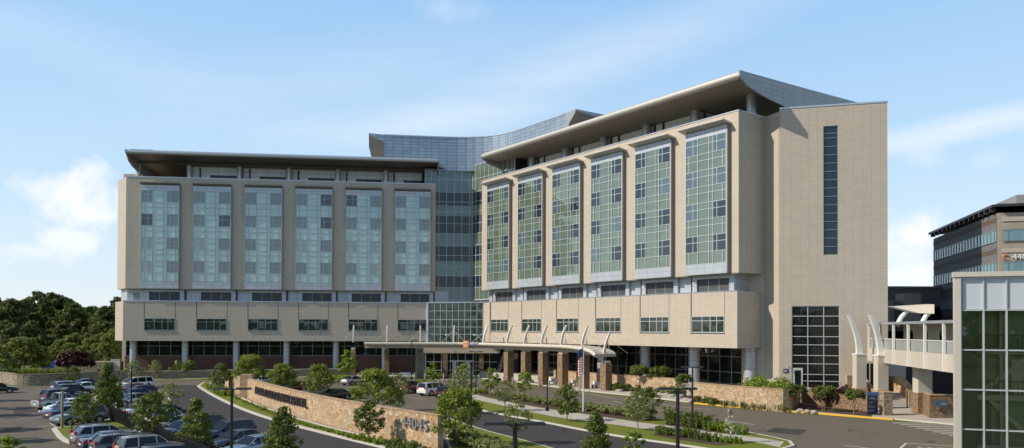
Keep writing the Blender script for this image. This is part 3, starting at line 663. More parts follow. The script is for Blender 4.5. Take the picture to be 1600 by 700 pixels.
# podium windows: a real recess in front of the glass, so the frame sits back from the tile
def podium_window(F, s0, w_, z0=8.75, z1=10.87, ncol=4, flip=False, mul='mullion_dim'):
    w = MB(); t = .12
    F.box(w, s0 - .05, s0 + w_ + .05, .0, .03, z0 - .05, z1 + .05); o = part('window', w, 'bronze_trim')
    g_ = MB(); F.box(g_, s0, s0 + w_, .03, .045, z0, z1); part('pane', g_, 'glass_podium', o)
    m = MB(); cols = [.0, .33, .585, .78, 1.0] if not flip else [0, .22, .42, .67, 1.0]
    for c in cols: F.box(m, s0 + w_ * c - .045, s0 + w_ * c + .045, .046, .09, z0, z1)
    for z in (z0, z0 + (z1 - z0) * .72, z1): F.box(m, s0, s0 + w_, .046, .085, z - .04, z + .04)
    part('frame', m, mul, o)
    s = MB(); F.box(s, s0 - .1, s0 + w_ + .1, .031, .16, z0 - .12, z0 - .05); part('sill', s, 'mullion_dim', o)
    b = MB(); rnd = random.Random(int(s0 * 31))
    return o
for k in range(6): podium_window(L, 3.44 + 9.35 * k, 5.44)
for k in range(6):
    if 2.27 + 9.65 * k + 5.44 < 57: podium_window(Rr, 2.27 + 9.65 * k, 5.44, flip=True, mul='mullion')
# gap storey: louvres in light frames, with dark strips as painted shade between
for F, base, pit, off, ww in ((L, 2.80, 9.35, 1.15, 5.5), (Rr, 1.446, 9.65, .85, 5.4)):
    for k in range(6):
        s0 = base + pit * k + off
        w = MB(); F.box(w, s0, s0 + ww, -1.3, -1.2, 14.3, 15.9); lv = part('louver', w, 'louver')
        m = MB(); F.box(m, s0 - .8, s0 - .02, -1.3, -.95, ZPT + .1, ZUB - .03); F.box(m, s0 + ww + .02, s0 + ww + .8, -1.3, -.95, ZPT + .1, ZUB - .03); F.box(m, s0 - .02, s0 + ww + .02, -1.3, -.96, 15.92, ZUB - .03)
        for f in (.33, .66): F.box(m, s0 + ww * f - .03, s0 + ww * f + .03, -1.2, -1.15, 14.3, 15.9)
        part('frame', m, 'metal_panel', lv)
        m = MB(); F.box(m, s0 + ww + .82, s0 + ww + 1.1, -1.3, -1.0, ZPT + .1, ZUB - .03); part('dark_strip', m, 'dark_metal')
w = MB(); L.box(w, 1.0, 2.1, -1.3, -1.22, 14.3, 15.75); part('service_door', w, 'bronze_trim')
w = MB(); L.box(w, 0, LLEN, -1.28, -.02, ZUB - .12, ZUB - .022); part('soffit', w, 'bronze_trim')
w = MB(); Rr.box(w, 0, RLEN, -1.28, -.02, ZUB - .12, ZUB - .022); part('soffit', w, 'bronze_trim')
# -- penthouse storey, roof terrace columns, flying roofs
w = MB(); L.box(w, 10.2, 57.2, -15, -5.5, ZT, 40.6); part('penthouse', w, 'bounce_lit_metal')
w = MB(); Rr.box(w, 10.6, 57.0, -15, -5.5, ZT, 40.4); part('penthouse', w, 'bounce_lit_metal')
for F, base, pit, off in ((L, 2.80, 9.35, 1.5), (Rr, 1.446, 9.65, .9)):
    for k in range(1, 6):
        s0 = base + pit * k + off
        w = MB(); F.box(w, s0, s0 + 5.0, -5.5, -5.4, 37.6, 39.0); part('louver', w, 'louver')
        for a in (5.9, -2.0):
            w = MB(); F.box(w, s0 + a, s0 + a + .28, -5.5, -5.3, ZT, 40.4); part('dark_strip', w, 'dark_metal')  # plain dark strip on the penthouse face
for k in range(7):
    w = MB(); w.cyl(*L.p(.59 + 9.4 * k, -4.65, 0)[:2], .5, ZT - .5, 40.62, 24); part('roof_column', w, 'column_clad')
for k in range(6):
    w = MB(); w.cyl(*Rr.p(1.5 + 9.65 * k, -4.65, 0)[:2], .66, ZT - .5, 40.5, 24); part('roof_column', w, 'column_clad')
w = MB(); w.cyl(*Rr.p(1.5 + 9.65 * 5.82, -4.65, 0)[:2], .66, ZT - .5, 40.5, 24); part('roof_column', w, 'column_clad')
def fly_roof(F, s0, s1, zt, zs_, D, back, fin, flip, bull=.42, finmat='roof_panel', trim='canopy_metal', nm='roof', sm='soffit'):
    """flat-bottomed flying roof: bull-nosed front edge, soffit, and a deep tapering fin at each end"""
    r = MB(); F.box(r, s0, s1, -back, D - bull, zs_ + .02, zt + (0)); rf = part(nm, r, finmat)
    so_ = MB(); F.box(so_, s0 + .02, s1 - .02, -back + .1, D - bull * .7, zs_ - .06, zs_ + .018); part('soffit', so_, sm, rf)
    e = MB(); n = 10; c = (zt + zs_) / 2; rr = (zt - zs_) / 2; vs = []
    for s in (s0 - .01, s1 + .01):
        for i in range(n + 1):
            a = math.pi / 2 - math.pi * i / n
            vs.append(F.p(s, D - bull + bull * math.cos(a), c + (rr + .01) * math.sin(a)))
    fs = [(i, i + 1, n + 2 + i, n + 1 + i) for i in range(n)]
    if not flip: fs = [f[::-1] for f in fs]
    e.add(vs, fs, True); e.add(vs[:n + 1], [tuple(range(n + 1))]); e.add(vs[n + 1:], [tuple(range(n + 1))]); part('roof_edge', e, trim, rf)
    for s, th in ((s0, -.25), (s1, .25)):
        a, b = sorted((s, s + th)); f = MB(); prof = fin
        P0 = [F.p(a, d, z) for d, z in prof]; P1 = [F.p(b, d, z) for d, z in prof]; m_ = len(prof)
        f.add(P0 + P1, [tuple(range(m_)), tuple(range(2 * m_ - 1, m_ - 1, -1))] + [(i, (i + 1) % m_, m_ + (i + 1) % m_, m_ + i) for i in range(m_)])
        part('end_fin', f, finmat, rf)
    return rf
finR = [(2.5, 41.45), (2.5, 40.7), (1.9, 40.4), (.8, 39.75), (-1.1, 39.3), (-3.6, 38.85), (-7.6, 38.4), (-12, 37.9), (-26, 37.4), (-26, 42.1), (-22, 42.0), (-10, 41.7)]
fly_roof(Rr, -1.85, 55.7, 41.45, 40.55, 2.5, 25.5, finR, True)
fin0 = [(2.5, 41.85), (2.5, 41.3), (1.9, 41.0), (.8, 40.0), (-1.1, 39.4), (-3.6, 39.0), (-7.6, 38.6), (-12, 38.2), (-22, 38.0), (-22, 42.0)]
finL = fin0
fly_roof(L, .85, LLEN + .35, 41.85, 41.15, 2.5, 21.5, finL, False, bull=.25, trim='silver_trim', sm='soffit_shade')
w = MB(); L.box(w, .2, 57, -22, -4.0, 40.62, 41.08); part('roof_structure', w, 'soffit_shade')
w = MB(); L.box(w, .6, 4.6, -3.2, -.2, 41.86, 42.5); part('roof_box', w, 'roof_panel')
w = MB(); w.box(-81.5, -66, 163.5, 175, 0, 41.4); part('rear_wall', w, 'tan_tile')
# -- ground storey
for k in range(6):
    w = MB(); w.cyl(*L.p(.6 + 9.4 * k, -2.8, 0)[:2], .62, 0.1, ZPB, 28); part('column', w, 'column_clad')
for k in range(4):
    w = MB(); w.cyl(*Rr.p(1.5 + 9.65 * k, -4.4, 0)[:2], .80, 1.2, ZPB, 28); part('column', w, 'column_clad')
w = MB(); L.box(w, -1.4, 56, -8, -4.2, 0, 3.75); part('base_wall', w, 'red_brick')
cols_ = [(-1.3 + 2.05 * i) for i in range(1, 28)]
grid_window(L, -1.3, 56, 3.78, ZPB, cols_, [5.65], d=-4.4, glass='glass_ground', mul='mullion_dim', mw=.08, name='ribbon_window')
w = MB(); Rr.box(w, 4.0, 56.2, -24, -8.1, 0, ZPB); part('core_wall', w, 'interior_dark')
grid_window(Rr, 1.0, 34.0, 1.4, ZPB, [1.0 + 2.1 * i for i in range(1, 16)], [5.3, 3.1], d=-7.9, glass='glass_ground', mul='mullion_dim', mw=.09, name='lobby_window')
grid_window(Rr, 34.2, 56.0, 1.4, ZPB, [34.2 + 2.1 * i for i in range(1, 11)], [5.3, 3.1], d=-5.9, glass='glass_ground', mul='mullion_dim', mw=.09, name='lobby_window')
w = MB(); Rr.box(w, .4, 5.0, -8.6, -8.2, 1.4, ZPB); part('door_reveal', w, 'interior_dark')
tag_t = MB(); tag_t.prism([rp(-1.6, 1.0), rp(-1.6, -8.2), rp(58, -8.2), rp(58, 1.0)], 0.1, 1.18); part('terrace', tag_t, 'paving')
w = MB(); L.box(w, -3, 58, -3.9, -3.5, 0, .4); part('plinth', w, 'concrete')
# -- centre: glass tower between the wings, lower glass box, metal drum on top
cc = Frame(-72.12, 146.8, 82.94, (0, -1))
C0 = cc.p(55.3, 0, 0); C1 = cc.p(64.7, 0, 0)
RC = Frame(C1[0] + .588 * 15, C1[1] - .809 * 15, -36.03, (-1, -1))
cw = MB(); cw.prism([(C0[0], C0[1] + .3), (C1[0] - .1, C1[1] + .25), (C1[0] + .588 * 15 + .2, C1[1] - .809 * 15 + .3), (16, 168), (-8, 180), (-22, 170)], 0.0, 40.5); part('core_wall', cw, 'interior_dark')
zr = [14.9, 17.3, 19.6, 21.3, 23.6, 25.6, 27.9, 29.9, 32.2, 34.2, 36.1, 38.6]
def band_glass(F, s0, s1, z0, z1, cols, d, bands, **k):
    o = grid_window(F, s0, s1, z0, z1, cols, zr, d=d, **k)
    for a, b in bands:
        w = MB(); F.box(w, s0 + .9, s1 - .25, d + .001, d + .03, a, b); part('vision_band', w, 'glass_band', o)
    return o
o = band_glass(cc, 55.3, 64.7, 14.75, 40.6, [56.6 + 1.5 * i for i in range(6)], .1, [(33.5, 36.05), (28.0, 31.4), (22.5, 25.4), (17.3, 19.5)], glass='glass_curtain', mul='mullion_teal', mw=.09, name='curtain_wall', proud=.06)
w = MB(); w.tube([(C1[0] + .02, C1[1] - .15, 14.8), (C1[0] + .02, C1[1] - .15, 41.0)], .16, 10); part('corner_post', w, 'glass_curtain')
o = band_glass(RC, 0.5, 14.8, 14.75, 41.4, [15 - 1.5 * i for i in range(1, 10)], .1, [(33.5, 36.05), (28.0, 31.4), (22.5, 25.4), (17.3, 19.5)], glass='glass_frit_green', mul='mullion', mw=.11, name='curtain_wall', proud=.1)
w = MB(); cc.box(w, 55.0, 66.4, -.3, -.05, ZPT - .05, 14.75); part('gap_wall', w, 'blue_panel')
w = MB(); Rr.box(w, 56.0, 63.5, -2.6, -2.3, ZPT - .05, 16.6); part('gap_wall', w, 'blue_panel')
w = MB(); Rr.box(w, 54.5, 59.0, -2.2, -1.5, ZPB, ZPT - .06); part('return_wall', w, 'tan_tile')
# lower glass box
q0 = Vector(lp(56.15, -.1)); q1 = Vector((-5.45, 149.2)); q2 = Vector((-4.25, 146.0))
dv = (q1 - q0); ang = math.degrees(math.atan2(dv.x, dv.y)); LB = Frame(q0.x, q0.y, ang, (0, -1)); lb = dv.length
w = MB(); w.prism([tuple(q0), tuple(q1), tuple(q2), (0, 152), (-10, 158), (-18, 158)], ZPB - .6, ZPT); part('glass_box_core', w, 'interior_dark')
grid_window(LB, 0, lb, 6.2, ZPT + .1, [lb * i / 9 for i in range(1, 9)], [12.6, 10.9, 9.5, 8.1], d=.12, glass='glass_podium', mul='mullion_teal', mw=.10, name='curtain_wall', proud=.08)
w = MB(); LB.box(w, -.55, -.02, -.3, .35, 5.8, ZPT + .25); LB.box(w, -.02, lb, -.5, .3, ZPT + .11, ZPT + .26); part('trim', w, 'silver_trim')
dq = q2 - q1; fr_ = Frame(q1.x, q1.y, math.degrees(math.atan2(dq.x, dq.y)), (-1, 0)); w = MB(); fr_.box(w, 0.02, dq.length + .4, -.4, .05, ZPB, ZPT + .02); part('return_wall', w, 'tan_tile')
# metal drum: follows the left wing line, turns on a curve and follows the right wing
pl = [Vector(cc.p(47.4, .4, 0)[:2]), Vector(cc.p(50, .3, 0)[:2]), Vector(cc.p(56, .2, 0)[:2]), Vector(cc.p(60, .2, 0)[:2])]
Rd = Frame(33.58, 103.48, -36.03, (-1, -1)); cr = Vector(cc.p(68.6, 0, 0)[:2]) ; pa = pl[-1]; pb = Vector(Rd.p(54.6, 0, 0)[:2])
for i in range(1, 9):
    t = i / 9; pl.append((1 - t) ** 2 * pa + 2 * t * (1 - t) * cr + t * t * pb)
pl += [pb, Vector(Rd.p(48, 0, 0)[:2]), Vector(Rd.p(41.4, 0, 0)[:2])]
w = MB(); w.ribbon([tuple(p) for p in pl], 0.0, -.6, [41.95 if i < 3 else 40.3 for i in range(len(pl))], 46.9)
part('drum_wall', w, 'blue_panel')
w = MB(); w.ribbon([tuple(p) for p in pl], .08, -.7, 46.9, 47.1); part('coping', w, 'silver_trim')
w = MB(); w.prism([tuple(p + Vector((.2, .7))) for p in pl] + [(22, 150), (10, 185), (-25, 178)], 41.95, 46.8); part('drum_core', w, 'roof_panel')
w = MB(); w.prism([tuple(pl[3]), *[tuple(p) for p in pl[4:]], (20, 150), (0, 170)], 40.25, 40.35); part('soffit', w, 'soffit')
# cantilever ends of the drum roof
a0 = cc.p(47.4, .4, 0); w = MB(); P = cc.p
w.add([P(44.4, .4, 47.2), P(47.7, .4, 47.0), P(47.7, .4, 45.4), P(46.0, .4, 46.1), P(44.4, .4, 46.9)], [(0, 4, 3, 2, 1)])
w.add([P(44.4, .4, 47.2), P(47.7, .4, 47.0), P(47.7, -10, 47.0), P(44.4, -10, 47.2)], [(0, 1, 2, 3)])
f1 = part('drum_roof_end', w, 'blue_panel')
w = MB(); w.add([P(44.4, .39, 46.9), P(46.0, .39, 46.1), P(47.65, .39, 45.4), P(47.65, -.2, 43.4), P(46.0, -.2, 44.1), P(44.4, -.2, 44.6), P(47.65, -10, 43.4), P(44.4, -10, 44.6)],
   [(0, 1, 4, 5), (1, 2, 3, 4), (5, 4, 3, 6, 7)]); w.add([P(44.41, .39, 46.9), P(44.41, -.2, 44.6), P(44.41, -10, 44.6), P(44.41, -10, 47.1), P(44.41, .39, 47.1)], [(0, 1, 2, 3, 4)]); part('soffit', w, 'bronze_trim', f1)
w = MB(); P = Rd.p
w.add([P(41.4, 0, 47.0), P(38.6, 0, 47.2), P(38.7, 0, 46.6), P(40.2, 0, 45.2), P(41.0, 0, 43.8), P(41.4, 0, 42.6)], [(0, 1, 2, 3, 4, 5)])
w.add([P(41.4, 0, 47.0), P(38.6, 0, 47.2), P(38.6, -12, 47.4), P(41.4, -12, 47.2)], [(0, 1, 2, 3)])
w.add([P(38.6, 0, 47.2), P(38.6, 0, 46.8), P(38.6, -12, 46.2), P(38.6, -12, 47.4)], [(0, 1, 2, 3)]); f2 = part('drum_roof_end', w, 'roof_panel')
w = MB(); w.add([P(38.65, .0, 46.75), P(41.35, 0, 44.0), P(41.35, -12, 44.0), P(38.65, -12, 46.2)], [(0, 1, 2, 3)]); part('soffit', w, 'bronze_trim', f2)
# entrance front under the canopy
en = Frame(-16.6, 147.2, 88, (0, -1))
w = MB(); w.prism([(-16.6, 147.2), (-2.2, 146.7), (-2.2, 156), (-16.6, 156)], 4.6, 6.3); vb = part('vestibule_header', w, 'beige_stucco')
text_on('address_letters', '44045', .75, .03, en.p(4.9, .04, 5.05), (en.t.x, en.t.y, 0), 'letter_dark', vb, fat=1.05)
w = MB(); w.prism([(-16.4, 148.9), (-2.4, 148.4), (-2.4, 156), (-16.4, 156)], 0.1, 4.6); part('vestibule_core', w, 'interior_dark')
grid_window(en, .3, 14.0, .25, 4.55, [1.9, 3.3, 5.0, 6.4, 7.8, 9.3, 10.8, 12.4], [1.3, 2.9], d=-.5, glass='glass_ground', mul='mullion', mw=.1, name='entrance_doors')
w = MB(); en.box(w, 4.8, 9.4, -.38, -.3, 2.9, 3.2); en.box(w, 5.4, 6.1, -.38, -.28, .25, 2.9); en.box(w, 8.0, 8.7, -.38, -.28, .25, 2.9); part('door_frame', w, 'mullion')
for s in (3.6, 10.4):
    w = MB(); en.box(w, s, s + .9, -.35, .4, .1, 4.58); part('entrance_pier', w, 'brown_stone')
w = MB(); en.box(w, -1.6, .1, -2.5, -.6, 0.1, 6.3); part('wall_return', w, 'glass_curtain')

# road wear: repair patches, covers, drains
for l in ([(20, 640), (52, 638), (60, 644), (22, 647)], [(1210, 668), (1262, 672), (1250, 680), (1196, 675)], [(560, 612), (586, 611), (592, 615), (562, 617)], [(10, 668), (34, 667), (36, 671), (8, 673)]): sheet('asphalt_patch', pxpoly(l), 0.0105, 'asphalt_new')
for px, py in ((1330, 672), (1120, 648), (58, 655), (640, 625), (1455, 690)):
    q = G(px, py, .0138); mb = MB(); mb.poly([(q.x + .34 * math.cos(a * .4488), q.y + .34 * math.sin(a * .4488), .0138) for a in range(14)]); tag(mb.build('manhole_cover', 'dark_metal'), 'round dark cover set in the road surface', 'manhole cover', 'round covers in the road')

# ================================================================ entrance canopy
cp = [(-26.6, 141.6), (-22.0, 142.0), (-14.5, 142.8), (-8.5, 142.6), (-4.2, 139.8), (-.8, 135.2), (2.2, 130.8), (5.6, 126.0), (8.9, 121.4), (12.0, 117.0), (13.3, 115.1)]
cps = smooth_line(cp, 4)
CN = empty('entrance_canopy', (0.0, 135.0, 0.0)); tag(CN, 'long low curved entrance canopy on stone pillars with leaning curved masts', 'canopy')
n_ = len(cps); zt_ = [6.62] * n_
for i in range(n_):
    t = max(0, (i - (n_ - 10)) / 9); zt_[i] = 6.62 - 1.15 * t * t
w = MB(); w.ribbon(cps, 1.1, -2.7, [z - .42 for z in zt_], zt_); part('canopy_roof', w, 'canopy_metal', CN)
w = MB(); w.ribbon(cps, 1.3, 1.1, [z - .52 for z in zt_], [z + .08 for z in zt_]); part('canopy_edge', w, 'canopy_cream', CN)
w = MB(); w.tube([(*off, z - .2) for off, z in zip([(p[0] + 1.3 * nq[0], p[1] + 1.3 * nq[1]) for p, nq in zip(cps, [(lambda a, b: ((b[1] - a[1]) / math.dist(a, b), -(b[0] - a[0]) / math.dist(a, b)))(cps[max(i - 1, 0)], cps[min(i + 1, n_ - 1)]) for i in range(n_)])], zt_)], .30, 12); part('added_bull_nose', w, 'canopy_cream', CN)  # tube added along the edge to catch the sun
w = MB(); w.ribbon(cps, .35, -.15, [z - 1.0 for z in zt_], [z - .425 for z in zt_]); part('edge_beam', w, 'beige_stucco', CN)
def off_at(x, y, d):
    best = min(range(n_), key=lambda i: (cps[i][0] - x) ** 2 + (cps[i][1] - y) ** 2)
    a = Vector(cps[max(best - 1, 0)]); b = Vector(cps[min(best + 1, n_ - 1)]); t = (b - a).normalized(); return Vector((t.y, -t.x)), t, zt_[best]
PIL = []
for px, Yd in ((552, 143.2), (604.5, 143.9), (656.5, 144.6), (709, 143.8)): PIL.append((*AT(px, Yd), 0))
for px, Yd in ((757.5, 141.0), (795, 135.6), (822, 131.0), (849, 126.8), (879.5, 122.6), (912.5, 118.8), (947, 115.2)): PIL.append((*AT(px, Yd), 1))
for i, (x, y, kind) in enumerate(PIL):
    nn, tt, zt = off_at(x, y, 0)
    if i not in (3, 4):
        w = MB(); hw = .62 if kind else .42; F = Frame(x, y, math.degrees(math.atan2(tt.x, tt.y)), tuple(nn))
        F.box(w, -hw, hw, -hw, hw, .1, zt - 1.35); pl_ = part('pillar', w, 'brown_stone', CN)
        w = MB(); F.box(w, -hw * .8, hw * .8, -hw * .8, hw * .8, zt - 1.348, zt - 1.0); part('capital', w, 'beige_stucco', pl_)
    # leaning curved mast
    w = MB(); F = Frame(x, y, math.degrees(math.atan2(tt.x, tt.y)), tuple(nn)); N = 9; h = 3.15; hw = .12
    lean = 1.15; vs = []
    for k in range(N + 1):
        t = k / N; d0 = .55 - lean * t ** 1.7; wd = .42 * (1 - .35 * t)
        z = zt + h * t
        vs += [F.p(-hw, d0, z), F.p(hw, d0, z), F.p(hw, d0 - wd, z), F.p(-hw, d0 - wd, z)]
    fs = []
    for k in range(N):
        a, b = 4 * k, 4 * k + 4
        for q in range(4): fs.append((a + q, a + (q + 1) % 4, b + (q + 1) % 4, b + q))
    fs += [(0, 1, 2, 3), (4 * N, 4 * N + 1, 4 * N + 2, 4 * N + 3)]
    w.add(vs, fs); ms = part('mast', w, 'canopy_cream', CN)
    for dd, zz in ((1.1, .12), (-2.4, .1)):
        for sg_ in (-1, 1):
            c = MB(); c.tube([F.p(0, -.35, zt + h * .72), F.p(sg_ * 2.1, dd, zt + zz)], .022, 5); part('tie_rod', c, 'steel_post', ms)
# curved rib beams between the pillars
for i in range(5, 10):
    a = Vector(PIL[i][:2]); b = Vector(PIL[i + 1][:2]); N = 8; vs = []
    w = MB(); d = (b - a).normalized(); F = Frame(a.x, a.y, math.degrees(math.atan2(d.x, d.y)), (-1, -1)); ln = (b - a).length
    nn, tt, za = off_at(*a, 0); zz_ = [za - .43, ]
    for k in range(N):
        t0, t1 = k / N, (k + 1) / N
        f_ = lambda t: .62 * (1 - math.sin(math.pi * t)) + .42
        s0, s1 = .5 + (ln - 1.0) * t0, .5 + (ln - 1.0) * t1; zb0, zb1 = za - f_(t0) - .35, za - f_(t1) - .35
        P = F.p; q = [P(s0, .16, zb0), P(s1, .16, zb1), P(s1, -.3, zb1), P(s0, -.3, zb0), P(s0, .16, za - .44), P(s1, .16, za - .44), P(s1, -.3, za - .44), P(s0, -.3, za - .44)]
        w.hexa(q[:4][::-1] + q[4:][::-1])
    part('arched_beam', w, 'beige_stucco', CN)
# emblem and letters on the canopy edge
i0 = min(range(n_), key=lambda i: abs(800 + cps[i][0] / cps[i][1] * FPX - 736)); i1 = min(range(n_), key=lambda i: abs(800 + cps[i][0] / cps[i][1] * FPX - 778))
A = Vector((*cps[i0], 0)); B = Vector((*cps[i1], 0)); tt = (B - A).normalized(); nn = Vector((tt.y, -tt.x, 0))
tt = (tt * .6 + Vector((1, -.12, 0)) * .4).normalized(); nn = Vector((tt.y, -tt.x, 0)); O = A + nn * 1.75
ES = Frame(O.x, O.y, math.degrees(math.atan2(tt.x, tt.y)), tuple(nn[:2]))
w = MB(); ES.box(w, -.75, .32, -.1, .02, 5.75, 7.0); em = part('emblem', w, 'orange', CN)
w = MB(); ring = []
for k in range(17):
    a = 2 * math.pi * k / 20 + .4; ring.append(ES.p(-.2 + .30 * math.cos(a), .05, 6.38 + .36 * math.sin(a)))
w.tube(ring, .07, 6); part('emblem_swirl', w, 'letter_white', em)
text_on('sign_letters', 'MAIN ENTRANCE', .74, .05, ES.p(.42, .1, 6.18), tuple(tt), 'letter_lilac', CN, fat=.80)
for px, Yd, z0, z1 in ((678, 138, 6.6, 8.0), (722, 137, 6.6, 8.0)):
    pass
# two arm lights standing on the canopy roof
for s_, (x, y) in enumerate(((-11.4, 143.6), (-6.2, 143.0))):
    w = MB(); w.tube([(x + .9, y, 6.6), (x, y - .2, 7.9), (x - .5, y - .3, 8.0)], .05, 6); w.cyl(x - .6, y - .3, .28, 7.95, 8.12, 10); part('arm_light', w, 'white_paint', CN)

# ================================================================ stone and retaining walls
def wall_thing(name, pts, t, z0, z1, mat, label, cat='wall', cap=None, capmat='sandstone', capz=.0):
    c = pts[len(pts) // 2]; r = empty(name, (c[0], c[1], 0)); tag(r, label, cat)
    w = MB(); w.ribbon(pts, 0, -t, z0, z1); part('wall_body', w, mat, r)
    if cap:
        z1l = z1 if isinstance(z1, (list, tuple)) else [z1] * len(pts)
        w = MB(); w.ribbon(pts, .05, -t - .05, [z + .003 for z in z1l], [z + cap for z in z1l]); part('coping', w, capmat, r)
    return r
# curved sign wall
WB = [(p[0] + .35, p[1] + 1.2) for p in W_base]
nW = len(WB); ztop = [2.55 - .35 * max(0, 1 - i / (nW * .35)) for i in range(nW)]
SW = wall_thing('sign_wall', WB[5:], .5, 0, ztop[5:], 'sandstone', 'long curved golden stone sign wall with dark letters and street number', 'wall', .06)
w = MB(); w.ribbon(WB[:5], .1, -.4, 0, 1.9); part('end_wall', w, 'sandstone', SW)
x, y = WB[5]; w = MB(); w.box(x - .35, x + .25, y - .4, y + .5, 0, 2.5); part('end_pier', w, 'retaining_stone', SW)
x, y = AT(384, 101); w = MB(); w.box(x - .7, x + .9, y, y + .8, 0, 3.1); part('rear_pier', w, 'sandstone', SW)
# letters follow the curve
cum = [0]
for i in range(1, nW): cum.append(cum[-1] + (Vector(WB[i]) - Vector(WB[i - 1])).length)
def wall_at(s):
    for i in range(1, nW):
        if cum[i] >= s: t = (s - cum[i - 1]) / (cum[i] - cum[i - 1]); a, b = Vector(WB[i - 1]), Vector(WB[i]); return a + (b - a) * t, (b - a).normalized()
    return Vector(WB[-1]), (Vector(WB[-1]) - Vector(WB[-2])).normalized()
def px_s(px):
    best = 0; bd = 1e9
    for k in range(400):
        s = cum[-1] * k / 399; q, _ = wall_at(s); d = abs(800 + q.x / q.y * FPX - px)
        if d < bd: bd, best = d, s
    return best
def curve_letters(body, pa, pb, size, zb, front, back, nm):
    sa, sb = px_s(pa), px_s(pb)
    def width(t): vs, _ = text_mesh(t, size, 0.0); return max(v[0] for v in vs)
    tot = width(body); k = (sb - sa) / tot; wdot = width('.')
    for i, ch in enumerate(body):
        if ch == ' ': continue
        adv = width(body[:i] + '.') - wdot if i else 0.0
        q, t = wall_at(sa + adv * k); nn = Vector((t.y, -t.x)); O = q + nn * .10
        vs, fs = text_mesh(ch, size, .09); mb = MB(); Rv = Vector((t.x, t.y, 0)); N = Vector((nn.x, nn.y, 0)); zb_ = zb(i / len(body)) if callable(zb) else zb
        mb.add([Vector((O.x, O.y, zb_)) + Rv * v[0] * k + Vector((0, 0, v[1])) + N * v[2] for v in vs], fs); part('letter', mb, front, SW)
curve_letters('INOVA LOUDOUN HOSPITAL', 401, 482, 1.3, lambda t: 1.08 + .1 * t, 'letter_dark', None, 'letter')
curve_letters('44045', 631, 671, 1.2, 1.32, 'letter_grey', None, 'letter')
# retaining wall with plants, far left
RW = smooth_line(pxpoly([(-60, 592), (8, 600), (20, 602.5), (45, 603), (80, 602), (120, 599.5), (165, 597), (200, 595.5)]), 3)
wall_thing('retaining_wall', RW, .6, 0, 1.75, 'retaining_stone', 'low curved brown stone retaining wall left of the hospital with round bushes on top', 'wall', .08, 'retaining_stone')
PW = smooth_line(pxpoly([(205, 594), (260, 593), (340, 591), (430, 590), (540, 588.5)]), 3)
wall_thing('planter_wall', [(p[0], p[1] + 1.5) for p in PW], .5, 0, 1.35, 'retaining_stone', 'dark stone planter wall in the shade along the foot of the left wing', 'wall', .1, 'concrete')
wall_thing('terrace_wall', [tuple(Rr.p(s, 1.25, 0)[:2]) for s in (36, 25, 15, 9.5)], .6, 0, 2.35, 'sandstone', 'sunlit stone terrace wall behind the canopy pillars', 'wall', .05)
LW = smooth_line(pxpoly([(1081, 629), (1100, 631.5), (1150, 637), (1200, 642), (1232, 643.5), (1243, 638), (1250, 631)]), 3)
nl = len(LW); wall_thing('stone_wall', LW, .6, 0, [2.5 if i < nl * .55 else 2.5 - .5 * (i - nl * .55) / (nl * .45) for i in range(nl)], 'sandstone', 'sunlit golden stone wall ending in a curve beside the end tower', 'wall', .05)
SWp = smooth_line(pxpoly([(1250, 630), (1290, 637), (1330, 642), (1362, 646)]), 2)
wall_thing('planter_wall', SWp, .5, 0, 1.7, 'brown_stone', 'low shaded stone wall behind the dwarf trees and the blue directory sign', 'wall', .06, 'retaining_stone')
w = empty('white_screen', (*AT(181, 150), 0)); tag(w, 'small plain white screen wall at the left corner of the hospital', 'wall')
x, y = AT(181, 150); m = MB(); m.box(x - .9, x + .85, y, y + .3, 0, 3.0); part('screen_panel', m, 'beige_stucco', w); m = MB(); m.box(x - .95, x + .9, y - .05, y + .35, 3.0, 3.1); part('coping', m, 'concrete', w)
tw = MB(); a = AT(64, 140); b = AT(90, 143); tw.add([(a[0], a[1], 1.9), (b[0], b[1] - 1, 1.9), (b[0], b[1], 3.1), (b[0] - 1, b[1] + 1, 3.2), (a[0] + 1, a[1] + 1.4, 2.2)], [(0, 1, 2, 3, 4)]); tw.add([(a[0], a[1], 1.7), (b[0], b[1] - 1, 1.7), (b[0], b[1] - 1, 1.9), (a[0], a[1], 1.9)], [(0, 1, 2, 3)]); tag(tw.build('tarpaulin', 'tarp'), 'bright blue tarpaulin lying behind the row of round bushes', 'tarpaulin')
w = MB(); a = AT(93, 148); w.prism([a, (a[0] + 9.2, a[1] + 1), (a[0] + 9.2, a[1] + 6), (a[0], a[1] + 6)], 0, 2.6); tag(w.build('terrace_bank', 'retaining_stone'), 'stacked brown stone terrace bank behind the purple maple', 'wall')
# benches behind the canopy pillars
def bench(x, y, rz):
    r = empty('bench', (x, y, 1.18 * 0 + .145), rz, False)
    m = MB(); m.box(-.95, .95, -.28, .28, .40, .52); part('seat', m, 'white_paint', r, bevel=.02)
    m = MB(); m.box(-.95, .95, .24, .32, .52, .98); part('backrest', m, 'white_paint', r, bevel=.02)
    for s_ in (-.75, .75): m = MB(); m.box(s_ - .08, s_ + .08, -.25, .25, 0, .40); part('leg', m, 'white_paint', r)
    return r
for (px, Yd, lb_) in ((862, 127.5, 'white bench between canopy pillars, farthest from the flagpole'), (897, 123.2, 'white bench between canopy pillars, middle of the three'), (931, 119.5, 'white bench between canopy pillars, nearest the flagpole')):
    x, y = AT(px, Yd); tag(bench(x, y, R_(-53)), lb_, 'bench', 'white benches between the canopy pillars')
x, y = AT(633, 143); tag(bench(x, y, 0), 'pale bench in the shade beside the entrance doors', 'bench')

